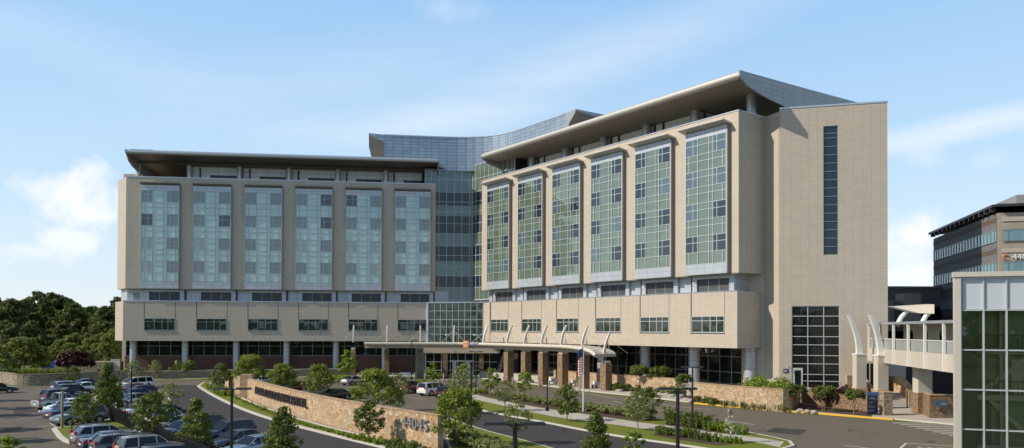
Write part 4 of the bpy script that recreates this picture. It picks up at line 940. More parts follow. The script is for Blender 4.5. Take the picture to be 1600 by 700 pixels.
# ================================================================ footbridge and right-hand buildings
BX = lambda Y: 25.9 + .1866 * Y
BR = empty('footbridge', (BX(80), 80.0, 0)); tag(BR, 'covered cream footbridge with glass rails running from the end tower to the glass building', 'footbridge')
a_ = Vector((BX(96.5), 96.5)); b_ = Vector((BX(63), 63)); dd = (a_ - b_).normalized(); BF = Frame(b_.x, b_.y, math.degrees(math.atan2(dd.x, dd.y)), (-1, 0)); bl = (a_ - b_).length
zb, zs2 = 5.33, 6.95
w = MB(); BF.box(w, 0, bl, -.25, 0, zb, zs2); part('parapet', w, 'beige_stucco', BR)
w = MB(); BF.box(w, 0, bl, -4.2, -3.9, zb, zs2); part('parapet', w, 'beige_stucco', BR)
w = MB(); BF.box(w, 0, bl, -3.9, -.25, zb + .1, zb + .5); part('deck', w, 'concrete', BR)
w = MB(); BF.box(w, 0, bl, -4.4, .25, 9.72, 9.98); part('bridge_roof', w, 'silver_trim', BR)
w = MB(); BF.box(w, 0, bl, -.12, -.08, zs2 + .03, 8.05); part('glass_rail', w, 'rail_glass', BR)
w = MB(); BF.box(w, 0, bl, -.16, -.02, 8.06, 8.14); part('handrail', w, 'white_paint', BR)
posts = [95.6 - 5.02 * k for k in range(7)]
for Y in posts:
    s = (Vector((BX(Y), Y)) - b_).dot(dd)
    w = MB(); BF.box(w, s - .13, s + .13, .0, .22, zb + .02, 9.71); part('post', w, 'white_paint', BR)
    # arched opening frames in the far side wall
    s2 = s - 2.5; hw = 1.05; P = BF.p; m = MB(); N = 8
    prof = [(s2 - 2.5, zs2), (s2 - hw, zs2), (s2 - hw, 8.75)] + [(s2 - hw + 2 * hw * k / N, 8.75 + .55 * math.sin(math.pi * k / N) ** .8) for k in range(1, N)] + [(s2 + hw, 8.75), (s2 + hw, zs2), (s2 + 2.5, zs2), (s2 + 2.5, 9.7), (s2 - 2.5, 9.7)]
    v0 = [P(a, -3.85, z) for a, z in prof]; v1 = [P(a, -4.05, z) for a, z in prof]; n = len(prof)
    m.add(v0 + v1, [tuple(range(n)), tuple(range(2 * n - 1, n - 1, -1))] + [(i, (i + 1) % n, n + (i + 1) % n, n + i) for i in range(n)]); part('arch_frame', m, 'beige_stucco', BR)
def tusk(x, y, zb_, zt__, base, r, nm='curved_mast'):
    w = MB(); N = 14; vs = []
    for k in range(N + 1):
        t = k / N; dx = -1.25 * t ** 1.8; hw = .34 * (1 - .45 * t); hd = .22; z = zb_ + (zt__ - zb_) * t
        vs += [(x + dx - hw, y - hd, z), (x + dx + hw, y - hd, z), (x + dx + hw, y + hd, z), (x + dx - hw, y + hd, z)]
    fs = []
    for k in range(N):
        a, b = 4 * k, 4 * k + 4
        for q in range(4): fs.append((a + q, a + (q + 1) % 4, b + (q + 1) % 4, b + q))
    w.add(vs, fs + [(3, 2, 1, 0), (4 * N, 4 * N + 1, 4 * N + 2, 4 * N + 3)], False); return part(nm, w, 'white_paint', r)
for px, Y in ((1342.5, 93.5), (1376, 90.0)):
    x, y = AT(px, Y)
    w = MB(); w.box(x - .56, x + .62, y - .55, y + .6, 2.2, 6.1); pr = part('pier', w, 'beige_stucco', BR)
    w = MB(); w.box(x - .62, x + .68, y - .61, y + .66, 6.1, 6.28); part('pier_cap', w, 'white_paint', pr)
    w = MB(); w.box(x - .66, x + .72, y - .65, y + .7, 0, 2.2); part('pier_base', w, 'sandstone', pr)
    tusk(x, y, 6.28, 10.85, None, BR)
x, y = AT(1441, 84); w = MB(); w.box(x - .75, x + .75, y - .6, y + .6, 2.4, zb); pr = part('pier', w, 'beige_stucco', BR); w = MB(); w.box(x - .85, x + .85, y - .7, y + .7, 0, 2.4); part('pier_base', w, 'brown_stone', pr)
# tilted light canopy beyond the bridge
KB = empty('roof_canopy', (52.0, 90.0, 0)); tag(KB, 'tilted pale canopy blade on two leaning struts standing on the footbridge roof', 'canopy')
A1 = AT(1396, 90); B1 = AT(1460, 86)
pr = [(0, 11.78), (.9, 11.35), (1.7, 10.98), (B1[0] - A1[0], 10.92), (B1[0] - A1[0], 11.95)]; dyk = B1[1] - A1[1]; lk = B1[0] - A1[0]
v0 = [(A1[0] + a, A1[1] + dyk * a / lk, z) for a, z in pr]; v1 = [(p[0] + .3, p[1] + 2.4, p[2] + .1) for p in v0]; n = 5
w = MB(); w.add(v0 + v1, [tuple(range(n)), tuple(range(2 * n - 1, n - 1, -1))] + [(i, (i + 1) % n, n + (i + 1) % n, n + i) for i in range(n)]); part('blade', w, 'beige_stucco', KB)
for px, Y in ((1414, 89), (1452, 86.5)):
    x, y = AT(px, Y); w = MB(); w.tube([(x - .6, y + .6, 9.6), (x - .1, y + .6, 10.6), (x + .7, y + .6, 11.4)], [.3, .27, .22], 8); part('strut', w, 'white_paint', KB)
# wall, doors and undercroft behind the bridge
UC = empty('undercroft', (50.0, 98.0, 0)); tag(UC, 'shaded cream undercroft with dark openings beneath the footbridge', 'building')
w = MB(); w.box(46.9, 52.2, 99.0, 99.5, 0, 5.3); part('rear_wall', w, 'beige_stucco', UC)
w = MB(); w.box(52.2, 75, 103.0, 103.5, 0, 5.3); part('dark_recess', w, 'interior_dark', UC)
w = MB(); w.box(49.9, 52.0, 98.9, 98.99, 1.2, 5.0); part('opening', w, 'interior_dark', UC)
w = MB(); T.box(w, 9.75, 11.5, .012, .06, 2.2, 4.95); dz = part('door', w, 'glass_ground', UC); w = MB()
for s in (9.75, 10.6, 11.5): T.box(w, s - .05, s + .05, .061, .11, 2.2, 4.95)
part('door_frame', w, 'mullion', dz)
# steps with stone cheek walls
ST = empty('entry_steps', (*AT(1401, 96), 0)); tag(ST, 'flight of concrete steps between sloping stone cheek walls near the end tower', 'steps')
x0, y0 = AT(1388, 94); x1, y1 = AT(1413, 94)
for k in range(7):
    w = MB(); w.box(x0 - .2, x1 + .3, 93.0 + .36 * k, 93.0 + .36 * (k + 1) if k < 6 else 99.0, 0.0, .14 + .19 * (k + 1)); part('step', w, 'concrete', ST)
for xs, sgn in ((x1 + .3, 1), (x0 - 2.5, -1)):
    w = MB(); yy = (91.8, 92.6, 95.6, 98.5); zz = (1.3, 1.9, 3.3, 3.3)
    pr = [(yy[0], 0)] + list(zip(yy, zz)) + [(yy[3], 0)]; v0 = [(xs, a, b) for a, b in pr]; v1 = [(xs + .5, a, b) for a, b in pr]; n = len(pr)
    w.add(v0 + v1, [tuple(range(n)), tuple(range(2 * n - 1, n - 1, -1))] + [(i, (i + 1) % n, n + (i + 1) % n, n + i) for i in range(n)]); part('cheek_wall', w, 'sandstone', ST)
x, y = AT(1333, 95.0); w = MB(); w.box(x - 0.75, x + .5, y, y + .5, 0, 3.6); tag(w.build('stone_pier', 'sandstone'), 'sunlit stone pier at the foot of the first curved white mast', 'wall')
x, y = AT(1384.5, 82.5); w = empty('gate_pier', (x, y, 0)); tag(w, 'free standing stone gate pier on the left of the path to the steps', 'pier')
m = MB(); m.box(x - .45, x + .45, y - .45, y + .6, 0, 2.5); part('shaft', m, 'retaining_stone', w); m = MB(); m.box(x - .5, x + .5, y - .5, y + .65, 2.5, 2.6); part('cap', m, 'sandstone', w)
w = empty('corner_wall', (*AT(1470, 80), 0)); tag(w, 'brown stone wall with a blue plaque, in the shade under the footbridge', 'wall')
x, y = AT(1452, 79.8); m = MB(); m.prism([(x, y), (x + 9, y - .3), (x + 9, y + .3), (x + .6, y + .6), (x + 2.1, y + 4.6), (x + 1.5, y + 4.6)], 0, 2.45); part('wall_body', m, 'brown_stone', w)
m = MB(); m.prism([(x - .05, y - .06), (x + 9, y - .36), (x + 9, y + .36), (x + .64, y + .64), (x + 2.16, y + 4.64), (x + 1.44, y + 4.64)], 2.453, 2.53); part('coping', m, 'sandstone', w)
m = MB(); xp, yp = AT(1470, 79.6); m.box(xp - .68, xp + .62, yp - .12, yp + .0, 1.3, 1.98); pq = part('plaque', m, 'car_steel', w)
m = MB(); m.box(xp - .1, xp + .45, yp - .135, yp - .121, 1.52, 1.72); part('plaque_panel', m, 'letter_grey', pq)
x, y = AT(1426, 90); m = MB(); m.box(x - .5, x + .55, y, y + .5, 0, 2.2); tag(m.build('stone_pier', 'sandstone'), 'short sunlit stone pier right of the steps, under the footbridge', 'wall')
ds = empty('directory_sign', (*AT(1363.5, 83.2), 0)); tag(ds, 'dark blue free standing directory sign with white lines of text beside the stone gate pier', 'sign'); x, y = AT(1363.5, 83.2)
m = MB(); m.box(x - .55, x + .5, y - .08, y + .08, .25, 2.15); part('panel', m, 'blue_sign', ds); m = MB(); m.box(x - .62, x + .56, y - .1, y + .1, 2.15, 2.5); part('header', m, 'sky_blue', ds); m = MB(); m.box(x - .5, x + .45, y - .06, y + .06, 0, .25); part('base', m, 'mulch', ds)
for z, l in ((1.9, .6), (1.78, .75), (1.45, .55), (1.33, .4), (1.02, .45), (.9, .75), (.58, .6), (.5, .4)):
    m = MB(); m.box(x - .47, x - .47 + l, y - .087, y - .081, z - .03, z + .03); part('text_line', m, 'letter_grey', ds)

# foreground glass building
GB0 = AT(1490.5, 58); GA = 110.0
GB = empty('glass_building', (GB0[0], GB0[1], 0)); tag(GB, 'nearest building, pale framed green glass grid at the right edge', 'building')
GF = Frame(GB0[0], GB0[1], GA, (-.3, -1)); ztg = 13.0
bk = GF.p(0, -9, 0); w = MB(); w.prism([GF.p(1.0, -1.3, 0)[:2], GF.p(14, -1.3, 0)[:2], GF.p(14, -8, 0)[:2], GF.p(3.6, -8, 0)[:2]], 0, ztg - .9); part('rear_wall', w, 'inner_wall', GB)  # interior from here is invented, its colours standing in for reflections
w = MB(); w.prism([GF.p(.1, -.35, 0)[:2], GF.p(14, -.35, 0)[:2], GF.p(14, -8, 0)[:2], GF.p(3.6, -8, 0)[:2]], 12.2, ztg - .05); part('roof_slab', w, 'concrete', GB)
w = MB(); GF.box(w, .43, 1.5, -.5, -.3, 0, 10.5); part('lining_panel', w, 'green_panel', GB)
for zf in (.2, 3.9, 7.3):
    w = MB(); w.prism([GF.p(1.6, -.6, 0)[:2], GF.p(14, -.6, 0)[:2], GF.p(14, -1.28, 0)[:2], GF.p(1.8, -1.28, 0)[:2]], zf, zf + .4); part('added_floor', w, 'reflection_cream', GB)
for sx in (3.2, 6.6, 10.2):
    w = MB(); w.cyl(*GF.p(sx, -.85, 0)[:2], .14, 0, 12, 14); part('added_column', w, 'reflection_cream', GB)
w = MB(); P = GF.p; w.hexa([P(2.0, -.9, 4.3), P(2.0, -1.27, 4.3), P(5.6, -1.27, 7.4), P(5.6, -.9, 7.4), P(2.0, -.9, 4.8), P(2.0, -1.27, 4.8), P(5.6, -1.27, 7.9), P(5.6, -.9, 7.9)]); part('added_stair', w, 'reflection_cream', GB)
w = MB(); w.hexa([P(5.4, -.9, .6), P(5.4, -1.27, .6), P(2.4, -1.27, 3.8), P(2.4, -.9, 3.8), P(5.4, -.9, 1.1), P(5.4, -1.27, 1.1), P(2.4, -1.27, 4.3), P(2.4, -.9, 4.3)]); part('added_stair', w, 'reflection_cream', GB)
for zf in (4.3, 7.7):
    w = MB(); GF.box(w, 1.7, 13.8, -.62, -.58, zf + 1.0, zf + 1.06); ir = part('added_railing', w, 'dark_metal', GB); m = MB(); k = 1.8
    while k < 13.8: GF.box(m, k - .015, k + .015, -.615, -.59, zf, zf + 1.0); k += .3
    part('balusters', m, 'dark_metal', ir)['kind'] = 'stuff'
w = MB(); GF.box(w, 3.9, 5.6, -1.29, -1.1, 4.3, 6.9); part('interior_wall', w, 'reflection_cream', GB)  # added panel standing in for a cream reflection
w = MB(); GF.box(w, 1.6, 2.6, -1.29, -1.1, .6, 3.6); part('interior_wall', w, 'green_panel', GB)
w = MB(); w.quad(GF.p(.4, -.18, 0), GF.p(14, -.18, 0), GF.p(14, -.18, 10.5), GF.p(.4, -.18, 10.5)); part('glass_wall', w, 'glass_tint', GB)
w = MB(); GF.box(w, 0, .42, -.35, .25, 0, ztg); part('corner_pilaster', w, 'canopy_cream', GB)
w = MB(); GF.box(w, -.08, 14, -.4, .35, ztg + .002, ztg + .36); part('parapet', w, 'canopy_cream', GB)
pitchs = [.45 + 1.46 * k for k in range(10)]
for k in range(9): w = MB(); GF.box(w, pitchs[k] + .12, pitchs[k + 1] - .04, -.1, -.02, 10.62, ztg - .12); part('top_panel', w, 'frost_panel', GB)
w = MB()
for s in pitchs: GF.box(w, s - .05, s + .05, -.1, .12, 0, ztg - .01)
part('vertical_mullions', w, 'mullion', GB)
w = MB()
for z in (ztg - .08, 10.55, 7.62, 4.7, 1.78): GF.box(w, .42, 14, -.1, .08, z - .05, z + .05)
part('transoms', w, 'mullion', GB)
w = MB(); w.add([GF.p(-.0, -.36, 0), GF.p(3.6, -8, 0), GF.p(3.6, -8, ztg), GF.p(0, -.36, ztg)], [(0, 1, 2, 3)]); part('side_wall', w, 'canopy_cream', GB)

# office block on the right
OBc = AT(1560.5, 95); OB = empty('office_building', (OBc[0], OBc[1], 0)); tag(OB, 'brick office block with teal ribbon windows behind the glass building', 'building')
OL = Frame(OBc[0], OBc[1], 14.0, (-1, 0)); OR = Frame(OBc[0], OBc[1], 104.0, (0, -1)); ol, orr = 27.7, 30
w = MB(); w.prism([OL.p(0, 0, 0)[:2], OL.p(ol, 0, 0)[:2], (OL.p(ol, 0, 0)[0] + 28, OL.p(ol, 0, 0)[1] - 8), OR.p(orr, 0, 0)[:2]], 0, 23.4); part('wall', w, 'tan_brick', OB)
for (F, ln, mm, gl) in ((OL, ol, 'dark_shaded_brick', 'glass_teal'), (OR, orr, 'tan_brick', 'glass_teal')):
    if F is OL: w = MB(); F.box(w, .25, ln, 0.0, .08, 0, 23.4); part('shaded_face', w, mm, OB)  # overlay darkening this face for the hospital's shadow
    for z0, z1 in ((20.0, 21.35), (16.1, 17.45), (12.2, 13.55), (8.3, 9.65), (4.4, 5.75)):
        w = MB(); F.box(w, .35 if F is OL else .6, ln, .081, .12, z0, z1); wi = part('ribbon_window', w, gl, OB)
        m = MB(); k = 1.0
        while k < ln: F.box(m, k - .04, k + .04, .121, .2, z0, z1); k += 1.25 if F is OL else 2.6
        F.box(m, .35, ln, .121, .17, z1 - .06, z1 + .06); F.box(m, .35, ln, .121, .17, z0 - .06, z0 + .06); part('frame', m, 'mullion_dim', wi)
    for z0 in (22.35, 18.55, 14.65, 10.75):
        w = MB(); F.box(w, .3, ln, .0805, .11, z0, z0 + .55); part('brick_band', w, 'shaded_band_brick' if F is OL else 'tan_tile', OB)
w = MB(); OL.box(w, -.3, ol + .3, -6, .75, 24.1, 24.4); part('roof_edge', w, 'dark_metal', OB)
w = MB(); OR.box(w, -.3, orr, -6, .75, 24.1, 24.41); part('roof_edge', w, 'dark_metal', OB)
for k in range(14): w = MB(); OL.box(w, .6 + 2 * k, .9 + 2 * k, .09, .7, 23.6, 24.09); part('bracket', w, 'dark_metal', OB)
w = MB(); OR.box(w, 3.0, 30, -14, -3.0, 24.4, 26.0); P = OR.p; w.add([P(3, -3, 26), P(30, -3, 26), P(30, -14, 26), P(3, -14, 26), P(9, -8, 26.9), P(30, -8, 26.9)], [(0, 1, 5, 4), (1, 2, 5), (2, 3, 4, 5), (3, 0, 4)]); part('plant_roof', w, 'roof_grey', OB)
lt = OR.p(1.05, .14, 18.0)
text_on('number', '440', .95, .06, OR.p(1.45, .15, 17.72), (OR.t.x, OR.t.y, 0), 'letter_white', OB, fat=1.1)
m = MB(); m.tube([OR.p(.75 + .35 * math.cos(a), .16, 18.05 + .28 * math.sin(a)) for a in [x * .5 + 1.2 for x in range(9)]], .08, 6); part('emblem', m, 'orange', OB)
# dark low block between tower and office
DBp = AT(1380, 118); DB = empty('dark_building', (DBp[0] + 10, DBp[1], 0)); tag(DB, 'low dark glazed block seen between the end tower and the office block', 'building')
w = MB(); w.box(DBp[0], DBp[0] + 30, 118, 135, 0, 15.4); part('wall', w, 'dark_shaded_brick', DB)
w = MB(); w.box(DBp[0] - .2, DBp[0] + 30.2, 117.8, 135, 15.4, 15.75); part('roof_edge', w, 'bronze_trim', DB)
for z in (3, 6.8, 10.6): w = MB(); w.box(DBp[0] + .5, DBp[0] + 29, 117.93, 117.98, z, z + 2.1); part('ribbon_window', w, 'glass_ground', DB)
x, y = AT(1417, 110); w = MB(); w.box(x - .4, x + 2.0, y, y + 2.5, 9, 14.3); part('stair_tower', w, 'bronze_trim', DB)
w = MB(); w.box(x - 3.6, x + 3, y + 3, y + 7, 9, 13.4); part('plant_room', w, 'roof_grey', DB)

# ================================================================ trees and shrubs
def leaf_mesh(name, centres, rad, count, size, mat, rng, up=0.35, aspect=0.62, droop=0.0):
    """many small leaf-sized faces scattered through clumps"""
    centres = np.asarray(centres, dtype=float); rad = np.asarray(rad, dtype=float)
    wts = rad ** 2; wts = wts / wts.sum(); idx = rng.choice(len(centres), count, p=wts)
    d = rng.normal(size=(count, 3)); d /= np.linalg.norm(d, axis=1)[:, None]
    r = rng.random(count) ** 0.45
    p = centres[idx] + d * (rad[idx] * r)[:, None] * np.array([1, 1, .78])
    nrm = d * 0.7 + rng.normal(size=(count, 3)) * 0.6 + np.array([0, 0, up]); nrm /= np.linalg.norm(nrm, axis=1)[:, None]
    a = np.cross(nrm, rng.normal(size=(count, 3))); a /= np.linalg.norm(a, axis=1)[:, None]; b = np.cross(nrm, a)
    s = size * (0.6 + 0.8 * rng.random(count))[:, None]
    q = np.stack([p - a * s, p - b * s * aspect + nrm * s * .15, p + a * s, p + b * s * aspect + nrm * s * .15], 1).reshape(-1, 3)
    me = bpy.data.meshes.new(name); me.vertices.add(count * 4); me.vertices.foreach_set('co', q.astype(np.float32).ravel())
    me.loops.add(count * 4); me.loops.foreach_set('vertex_index', np.arange(count * 4, dtype=np.int32))
    me.polygons.add(count); me.polygons.foreach_set('loop_start', np.arange(0, count * 4, 4, dtype=np.int32))
    me.update(calc_edges=True); me.materials.append(MATS[mat]); return me
def crown_clumps(rng, kind, h0, h1, r, n):
    """clump centres inside a crown of the given habit"""
    C = []; Rr_ = []
    H_ = h1 - h0
    for i in range(n):
        if kind == 'cone': t = rng.random() ** 1.15; rr = r * (1 - t) ** .75 * (.35 + .65 * min(1, t * 6 + .4))
        elif kind == 'oval': t = rng.random(); rr = r * math.sin(math.pi * (.12 + .86 * t)) ** .7
        elif kind == 'dome': t = rng.random() ** .6; rr = r * math.sqrt(max(0.02, 1 - (t * .96) ** 2))
        elif kind == 'flat': t = .25 + .75 * rng.random() ** .5; rr = r * (1.05 - .5 * t)
        elif kind == 'vase': t = rng.random() ** .8; rr = r * (.35 + .65 * t) * (1 if t < .85 else .75)
        else: t = rng.random(); rr = r
        a = rng.random() * 2 * math.pi; q = rr * rng.random() ** .42
        q *= .92
        C.append((q * math.cos(a), q * math.sin(a), h0 + H_ * t)); Rr_.append(r * (.10 + .15 * rng.random()))
    return C, Rr_
PROTO = {}
def tree_proto(key, kind, h, r, h0, nclump, nleaf, size, mat, barkmat='bark', trunk_r=.06, seed=0, name='tree', stems=1, limbs=9, up=.35):
    rng = np.random.default_rng(seed + 11); C, Rd_ = crown_clumps(rng, kind, h0, h - .1 * r, r, nclump)
    if kind in ('cone', 'oval', 'sparse'): C.append((0, 0, h - .15 * r)); Rd_.append(r * .16)
    root = empty(name, (0, 0, -500), 0, False)
    w = MB()
    for s in range(stems):
        ox, oy = (0, 0) if stems == 1 else (.16 * math.cos(s * 2.4), .16 * math.sin(s * 2.4))
        top = h0 + (h - h0) * (.82 if kind in ('cone', 'oval', 'sparse') else .45)
        w.tube([(ox * .6, oy * .6, 0), (ox + rng.normal() * .02 * h, oy + rng.normal() * .02 * h, h0 * .6), (ox * 1.5 + rng.normal() * .03 * r, oy * 1.5 + rng.normal() * .03 * r, h0 + .25 * (top - h0)), (ox * 2, oy * 2, top)], [trunk_r * 1.25, trunk_r, trunk_r * .75, trunk_r * .2], 7)
    tr = w.build('trunk', barkmat, root)
    w = MB(); order = rng.permutation(len(C))[:limbs]
    for i in order:
        c = C[i]; z0 = max(h0 * .75, c[2] - .55 * math.hypot(c[0], c[1]) - .15 * (h - h0)); z0 = min(z0, c[2] - .02)
        w.tube([(0, 0, z0), (c[0] * .5, c[1] * .5, z0 + (c[2] - z0) * .6), c], [trunk_r * .45, trunk_r * .3, trunk_r * .12], 5, False)
    w.build('limbs', barkmat, tr)
    me = leaf_mesh('crown', C, Rd_, nleaf, size, mat, rng, up); cr = bpy.data.objects.new('crown', me); COL.objects.link(cr); cr.parent = root
    root['_h'] = h; PROTO.setdefault(key, []).append(root); return root
USED = set()
def plant(key, x, y, z, h, rz, label, cat, group=None, wx=1.0, name=None, var=None):
    lst = PROTO[key]; p = lst[(var if var is not None else random.randrange(len(lst))) % len(lst)]
    o = copy_tree(p) if p.name in USED else p
    USED.add(p.name); k = h / p['_h']; o.location = (x, y, z); o.rotation_euler = (0, 0, rz); o.scale = (k * wx, k * wx, k)
    tag(o, label, cat, group); return o
for s in range(3): tree_proto('dark', 'oval', 4.6, 1.95, 1.0, 95, 3000, .115, 'leaf_dark', seed=s, name='young_tree')
for s in range(3): tree_proto('cone', 'cone', 5.2, 2.15, .8, 120, 4200, .12, 'leaf_dark', seed=20 + s, name='young_tree', limbs=14)
for s in range(3): tree_proto('bushy', 'dome', 4.6, 2.5, .8, 110, 3800, .13, 'leaf_mid', seed=30 + s, name='broad_tree', stems=3)
for s in range(3): tree_proto('sparse', 'oval', 4.4, 1.4, 1.4, 80, 1500, .095, 'leaf_pale', 'pale_bark', .045, seed=40 + s, name='young_tree', limbs=20)
for s in range(2): tree_proto('bright', 'oval', 3.6, 1.1, 1.0, 45, 1200, .12, 'leaf_bright', 'pale_bark', .05, seed=50 + s, name='young_tree')
for s in range(2): tree_proto('umbrella', 'flat', 3.6, 1.9, 1.5, 40, 2600, .12, 'leaf_dark', seed=60 + s, name='dwarf_tree', stems=2, up=.9)
tree_proto('blossom', 'cone', 4.0, .75, .7, 34, 800, .11, 'blossom', 'pale_bark', .04, seed=70, name='flowering_tree')
tree_proto('purple', 'flat', 3.6, 2.6, .6, 60, 3600, .16, 'leaf_purple', seed=71, name='purple_maple', stems=3, up=.7)
for s in range(5): tree_proto('forest', 'oval', 18, 6.0, 2.0, 130, 5200, .5, 'leaf_forest', trunk_r=.28, seed=80 + s, name='forest_tree', limbs=8)
for s in range(2): tree_proto('forestpale', 'dome', 8, 4.2, .6, 100, 3600, .3, 'leaf_forest_pale', trunk_r=.14, seed=90 + s, name='woodland_tree', limbs=8)
def shrub_proto(key, kind, h, r, n, nleaf, size, mat, seed, name, up=.35):
    rng = np.random.default_rng(seed)
    if kind == 'ball': C = [(0, 0, h * .5)]; Rd_ = [r]
    elif kind == 'spiky':
        C = []; Rd_ = []
        for i in range(n):
            a = rng.random() * 6.28; q = r * rng.random() ** .5; hh = h * (.5 + .5 * rng.random())
            for k in range(5): C.append((q * math.cos(a) * (1 + .25 * k / 4), q * math.sin(a) * (1 + .25 * k / 4), hh * (k + .7) / 5)); Rd_.append(.10 * r + .05)
    else:
        C = []; Rd_ = []
        for i in range(n):
            a = rng.random() * 6.28; q = r * .75 * rng.random() ** .5; C.append((q * math.cos(a), q * math.sin(a), h * (.25 + .5 * rng.random()))); Rd_.append(r * (.25 + .15 * rng.random()))
    me = leaf_mesh(name, C, Rd_, nleaf, size, mat, rng, up); o = bpy.data.objects.new(name, me); COL.objects.link(o); o.location = (0, 0, -500); o['_h'] = h; PROTO.setdefault(key, []).append(o)
for s in range(2): shrub_proto('ball', 'ball', 1.1, .62, 1, 700, .07, 'leaf_mid', 100 + s, 'boxwood_bush')
for s in range(2): shrub_proto('yew', 'spiky', 1.3, .7, 12, 900, .07, 'leaf_dark', 110 + s, 'upright_shrub')
for s in range(3): shrub_proto('loose', 'loose', 1.0, .8, 14, 700, .085, 'leaf_pale', 120 + s, 'leafy_shrub')
for s in range(2): shrub_proto('tuft', 'spiky', .8, .5, 12, 420, .07, 'leaf_bright', 130 + s, 'grass_tuft')
for s in range(2): shrub_proto('darkloose', 'loose', 1.0, .8, 14, 700, .085, 'leaf_dark', 140 + s, 'dark_shrub')
shrub_proto('purpleb', 'loose', 1.5, 1.4, 20, 1300, .10, 'leaf_purple', 150, 'purple_shrub')
shrub_proto('hedge', 'loose', 1.1, 1.7, 26, 2000, .09, 'leaf_bright', 151, 'bright_hedge')
def P_(key, px, pyb, pyt, lab, cat='tree', grp=None, wx=1.0, z=.13, var=None):
    q = G(px, pyb, z); h = (CAMH - z) - (0); Y = q.y; ht = CAMH + (515.2 + (px - 800) * .0032 - pyt) / FPX * Y - z
    return plant(key, q.x, q.y, z, ht, random.random() * 6.28, lab, cat, grp, wx, var=var)
P_('cone', 167, 652, 567, 'big dark green tree at the far end of the black fence', wx=.85)
P_('dark', 178, 640, 588, 'dark tree just right of the big tree at the end of the fence', wx=.95)
P_('dark', 131, 671, 614, 'small round dark tree on the lawn beside the silver crossover')
P_('dark', 238, 688, 611, 'dark green tree behind the fence, left of the white crossover', wx=1.15)
P_('sparse', 269, 646, 598, 'thin grey green tree standing where the driveway starts', wx=1.3)
P_('cone', 306, 706, 622, 'dark green tree in front of the navy crossover beside the driveway', wx=1.05)
P_('sparse', 211, 603, 563, 'thin tree behind the black lamp post, in front of the red brick base', wx=1.3)
P_('sparse', 243, 592, 562, 'thin young tree against the red brick, second from the left corner', wx=1.2)
P_('darkloose', 287, 590, 556, 'dark round shrub tree against the red brick beside a column', wx=.8)
P_('dark', 344, 611, 567, 'upright tree at the left end of the golden sign wall', wx=.95)
P_('bushy', 390, 613, 555, 'broad bright green tree behind the left end of the sign wall')
P_('bushy', 440, 617, 568, 'broad tree behind the sign wall, above the dark lettering')
P_('bushy', 498, 622, 570, 'broad tree behind the sign wall, right of the maroon hatchback')
P_('bright', 541, 592, 547, 'light green tree below the left end of the canopy', wx=1.35)
P_('bushy', 586, 648, 577, 'large dark spreading tree behind the sign wall, left of the minivan', wx=1.15)
P_('sparse', 623, 640, 583, 'thin tree in front of the maroon car beside the white minivan')
P_('dark', 577, 690, 624, 'small twin stemmed tree in front of the sign wall casting a shadow on it', wx=.95)
P_('cone', 441, 745, 634, 'large dark tree nearest the camera, rising in front of the driveway', wx=1.0)
P_('bright', 678, 601, 566, 'small bright green tree in front of the entrance doors', wx=1.3)
P_('bushy', 713, 697, 605, 'large dark tree right behind the end of the sign wall', wx=.95)
P_('sparse', 724, 645, 568, 'thin pale tree rising behind the large tree at the wall end', wx=1.1)
P_('bright', 766, 617, 575, 'bright green tree beside the two black lamp posts', wx=1.25)
P_('sparse', 789, 642, 594, 'thin young tree on the lawn, right of the bright green tree', wx=1.25)
P_('bright', 820, 622, 580, 'bright narrow tree in the bed in front of the third canopy pillar', wx=1.25)
P_('sparse', 809, 691, 624, 'thin pale tree on the near lawn beside the foreground lamp', wx=1.2)
P_('dark', 886, 658, 600, 'round young tree on the lawn left of the flagpole', wx=1.0)
P_('sparse', 997, 672, 612, 'round pale tree on the lawn right of the flagpole', wx=1.45)
P_('dark', 1014, 656, 604, 'darker tree standing just behind the round pale tree', wx=1.05)
P_('cone', 931, 735, 640, 'tall light green tree cut by the bottom edge, below the flagpole', wx=.9)
P_('bright', 989, 728, 672, 'small bright tree cut by the bottom edge, right of the tall one', wx=1.2)
P_('umbrella', 998, 612, 570, 'flat topped dwarf tree by the terrace wall, left one', 'tree', None, 1.15)
P_('umbrella', 1031, 614, 573, 'flat topped dwarf tree by the terrace wall, middle one', 'tree', None, 1.2)
P_('umbrella', 1069, 620, 584, 'small flat topped dwarf tree by the terrace wall, right one', 'tree', None, 1.0)
P_('blossom', 1142, 692, 626, 'slim tree covered in cream white blossom at the lawn tip', wx=1.0)
P_('umbrella', 1243, 640, 600, 'low spreading dwarf tree in front of the lobby window, left one', 'tree', None, 1.3)
P_('umbrella', 1287, 643, 603, 'low spreading dwarf tree in front of the lobby window, middle one', 'tree', None, 1.3)
P_('umbrella', 1334, 648, 608, 'low spreading dwarf tree beside the piers, right one', 'tree', None, 1.2)
P_('purpleb', 1301, 636, 598, 'purple leaved shrub under the lobby window', 'shrub', None, .95)
P_('bright', 8, 760, 679, 'bright leaved tree at the bottom left corner of the picture', wx=1.2)
P_('dark', 114, 602, 572, 'small round tree at the foot of the retaining wall', wx=1.1)
P_('purple', 116, 592, 549, 'wide purple leaved maple above the retaining wall', 'tree', None, 1.15)
for px, pyb, pyt in ((-60, 638, 560), (-75, 650, 560), (-95, 673, 570), (-80, 690, 585), (-60, 626, 560)):
    P_('dark', px, pyb, pyt, 'tree outside the left edge whose shadow crosses the car park', 'tree', 'trees left of the picture')
P_('bright', 1, 596, 560, 'leafy bush at the far left end of the retaining wall', 'tree', None, 1.5)
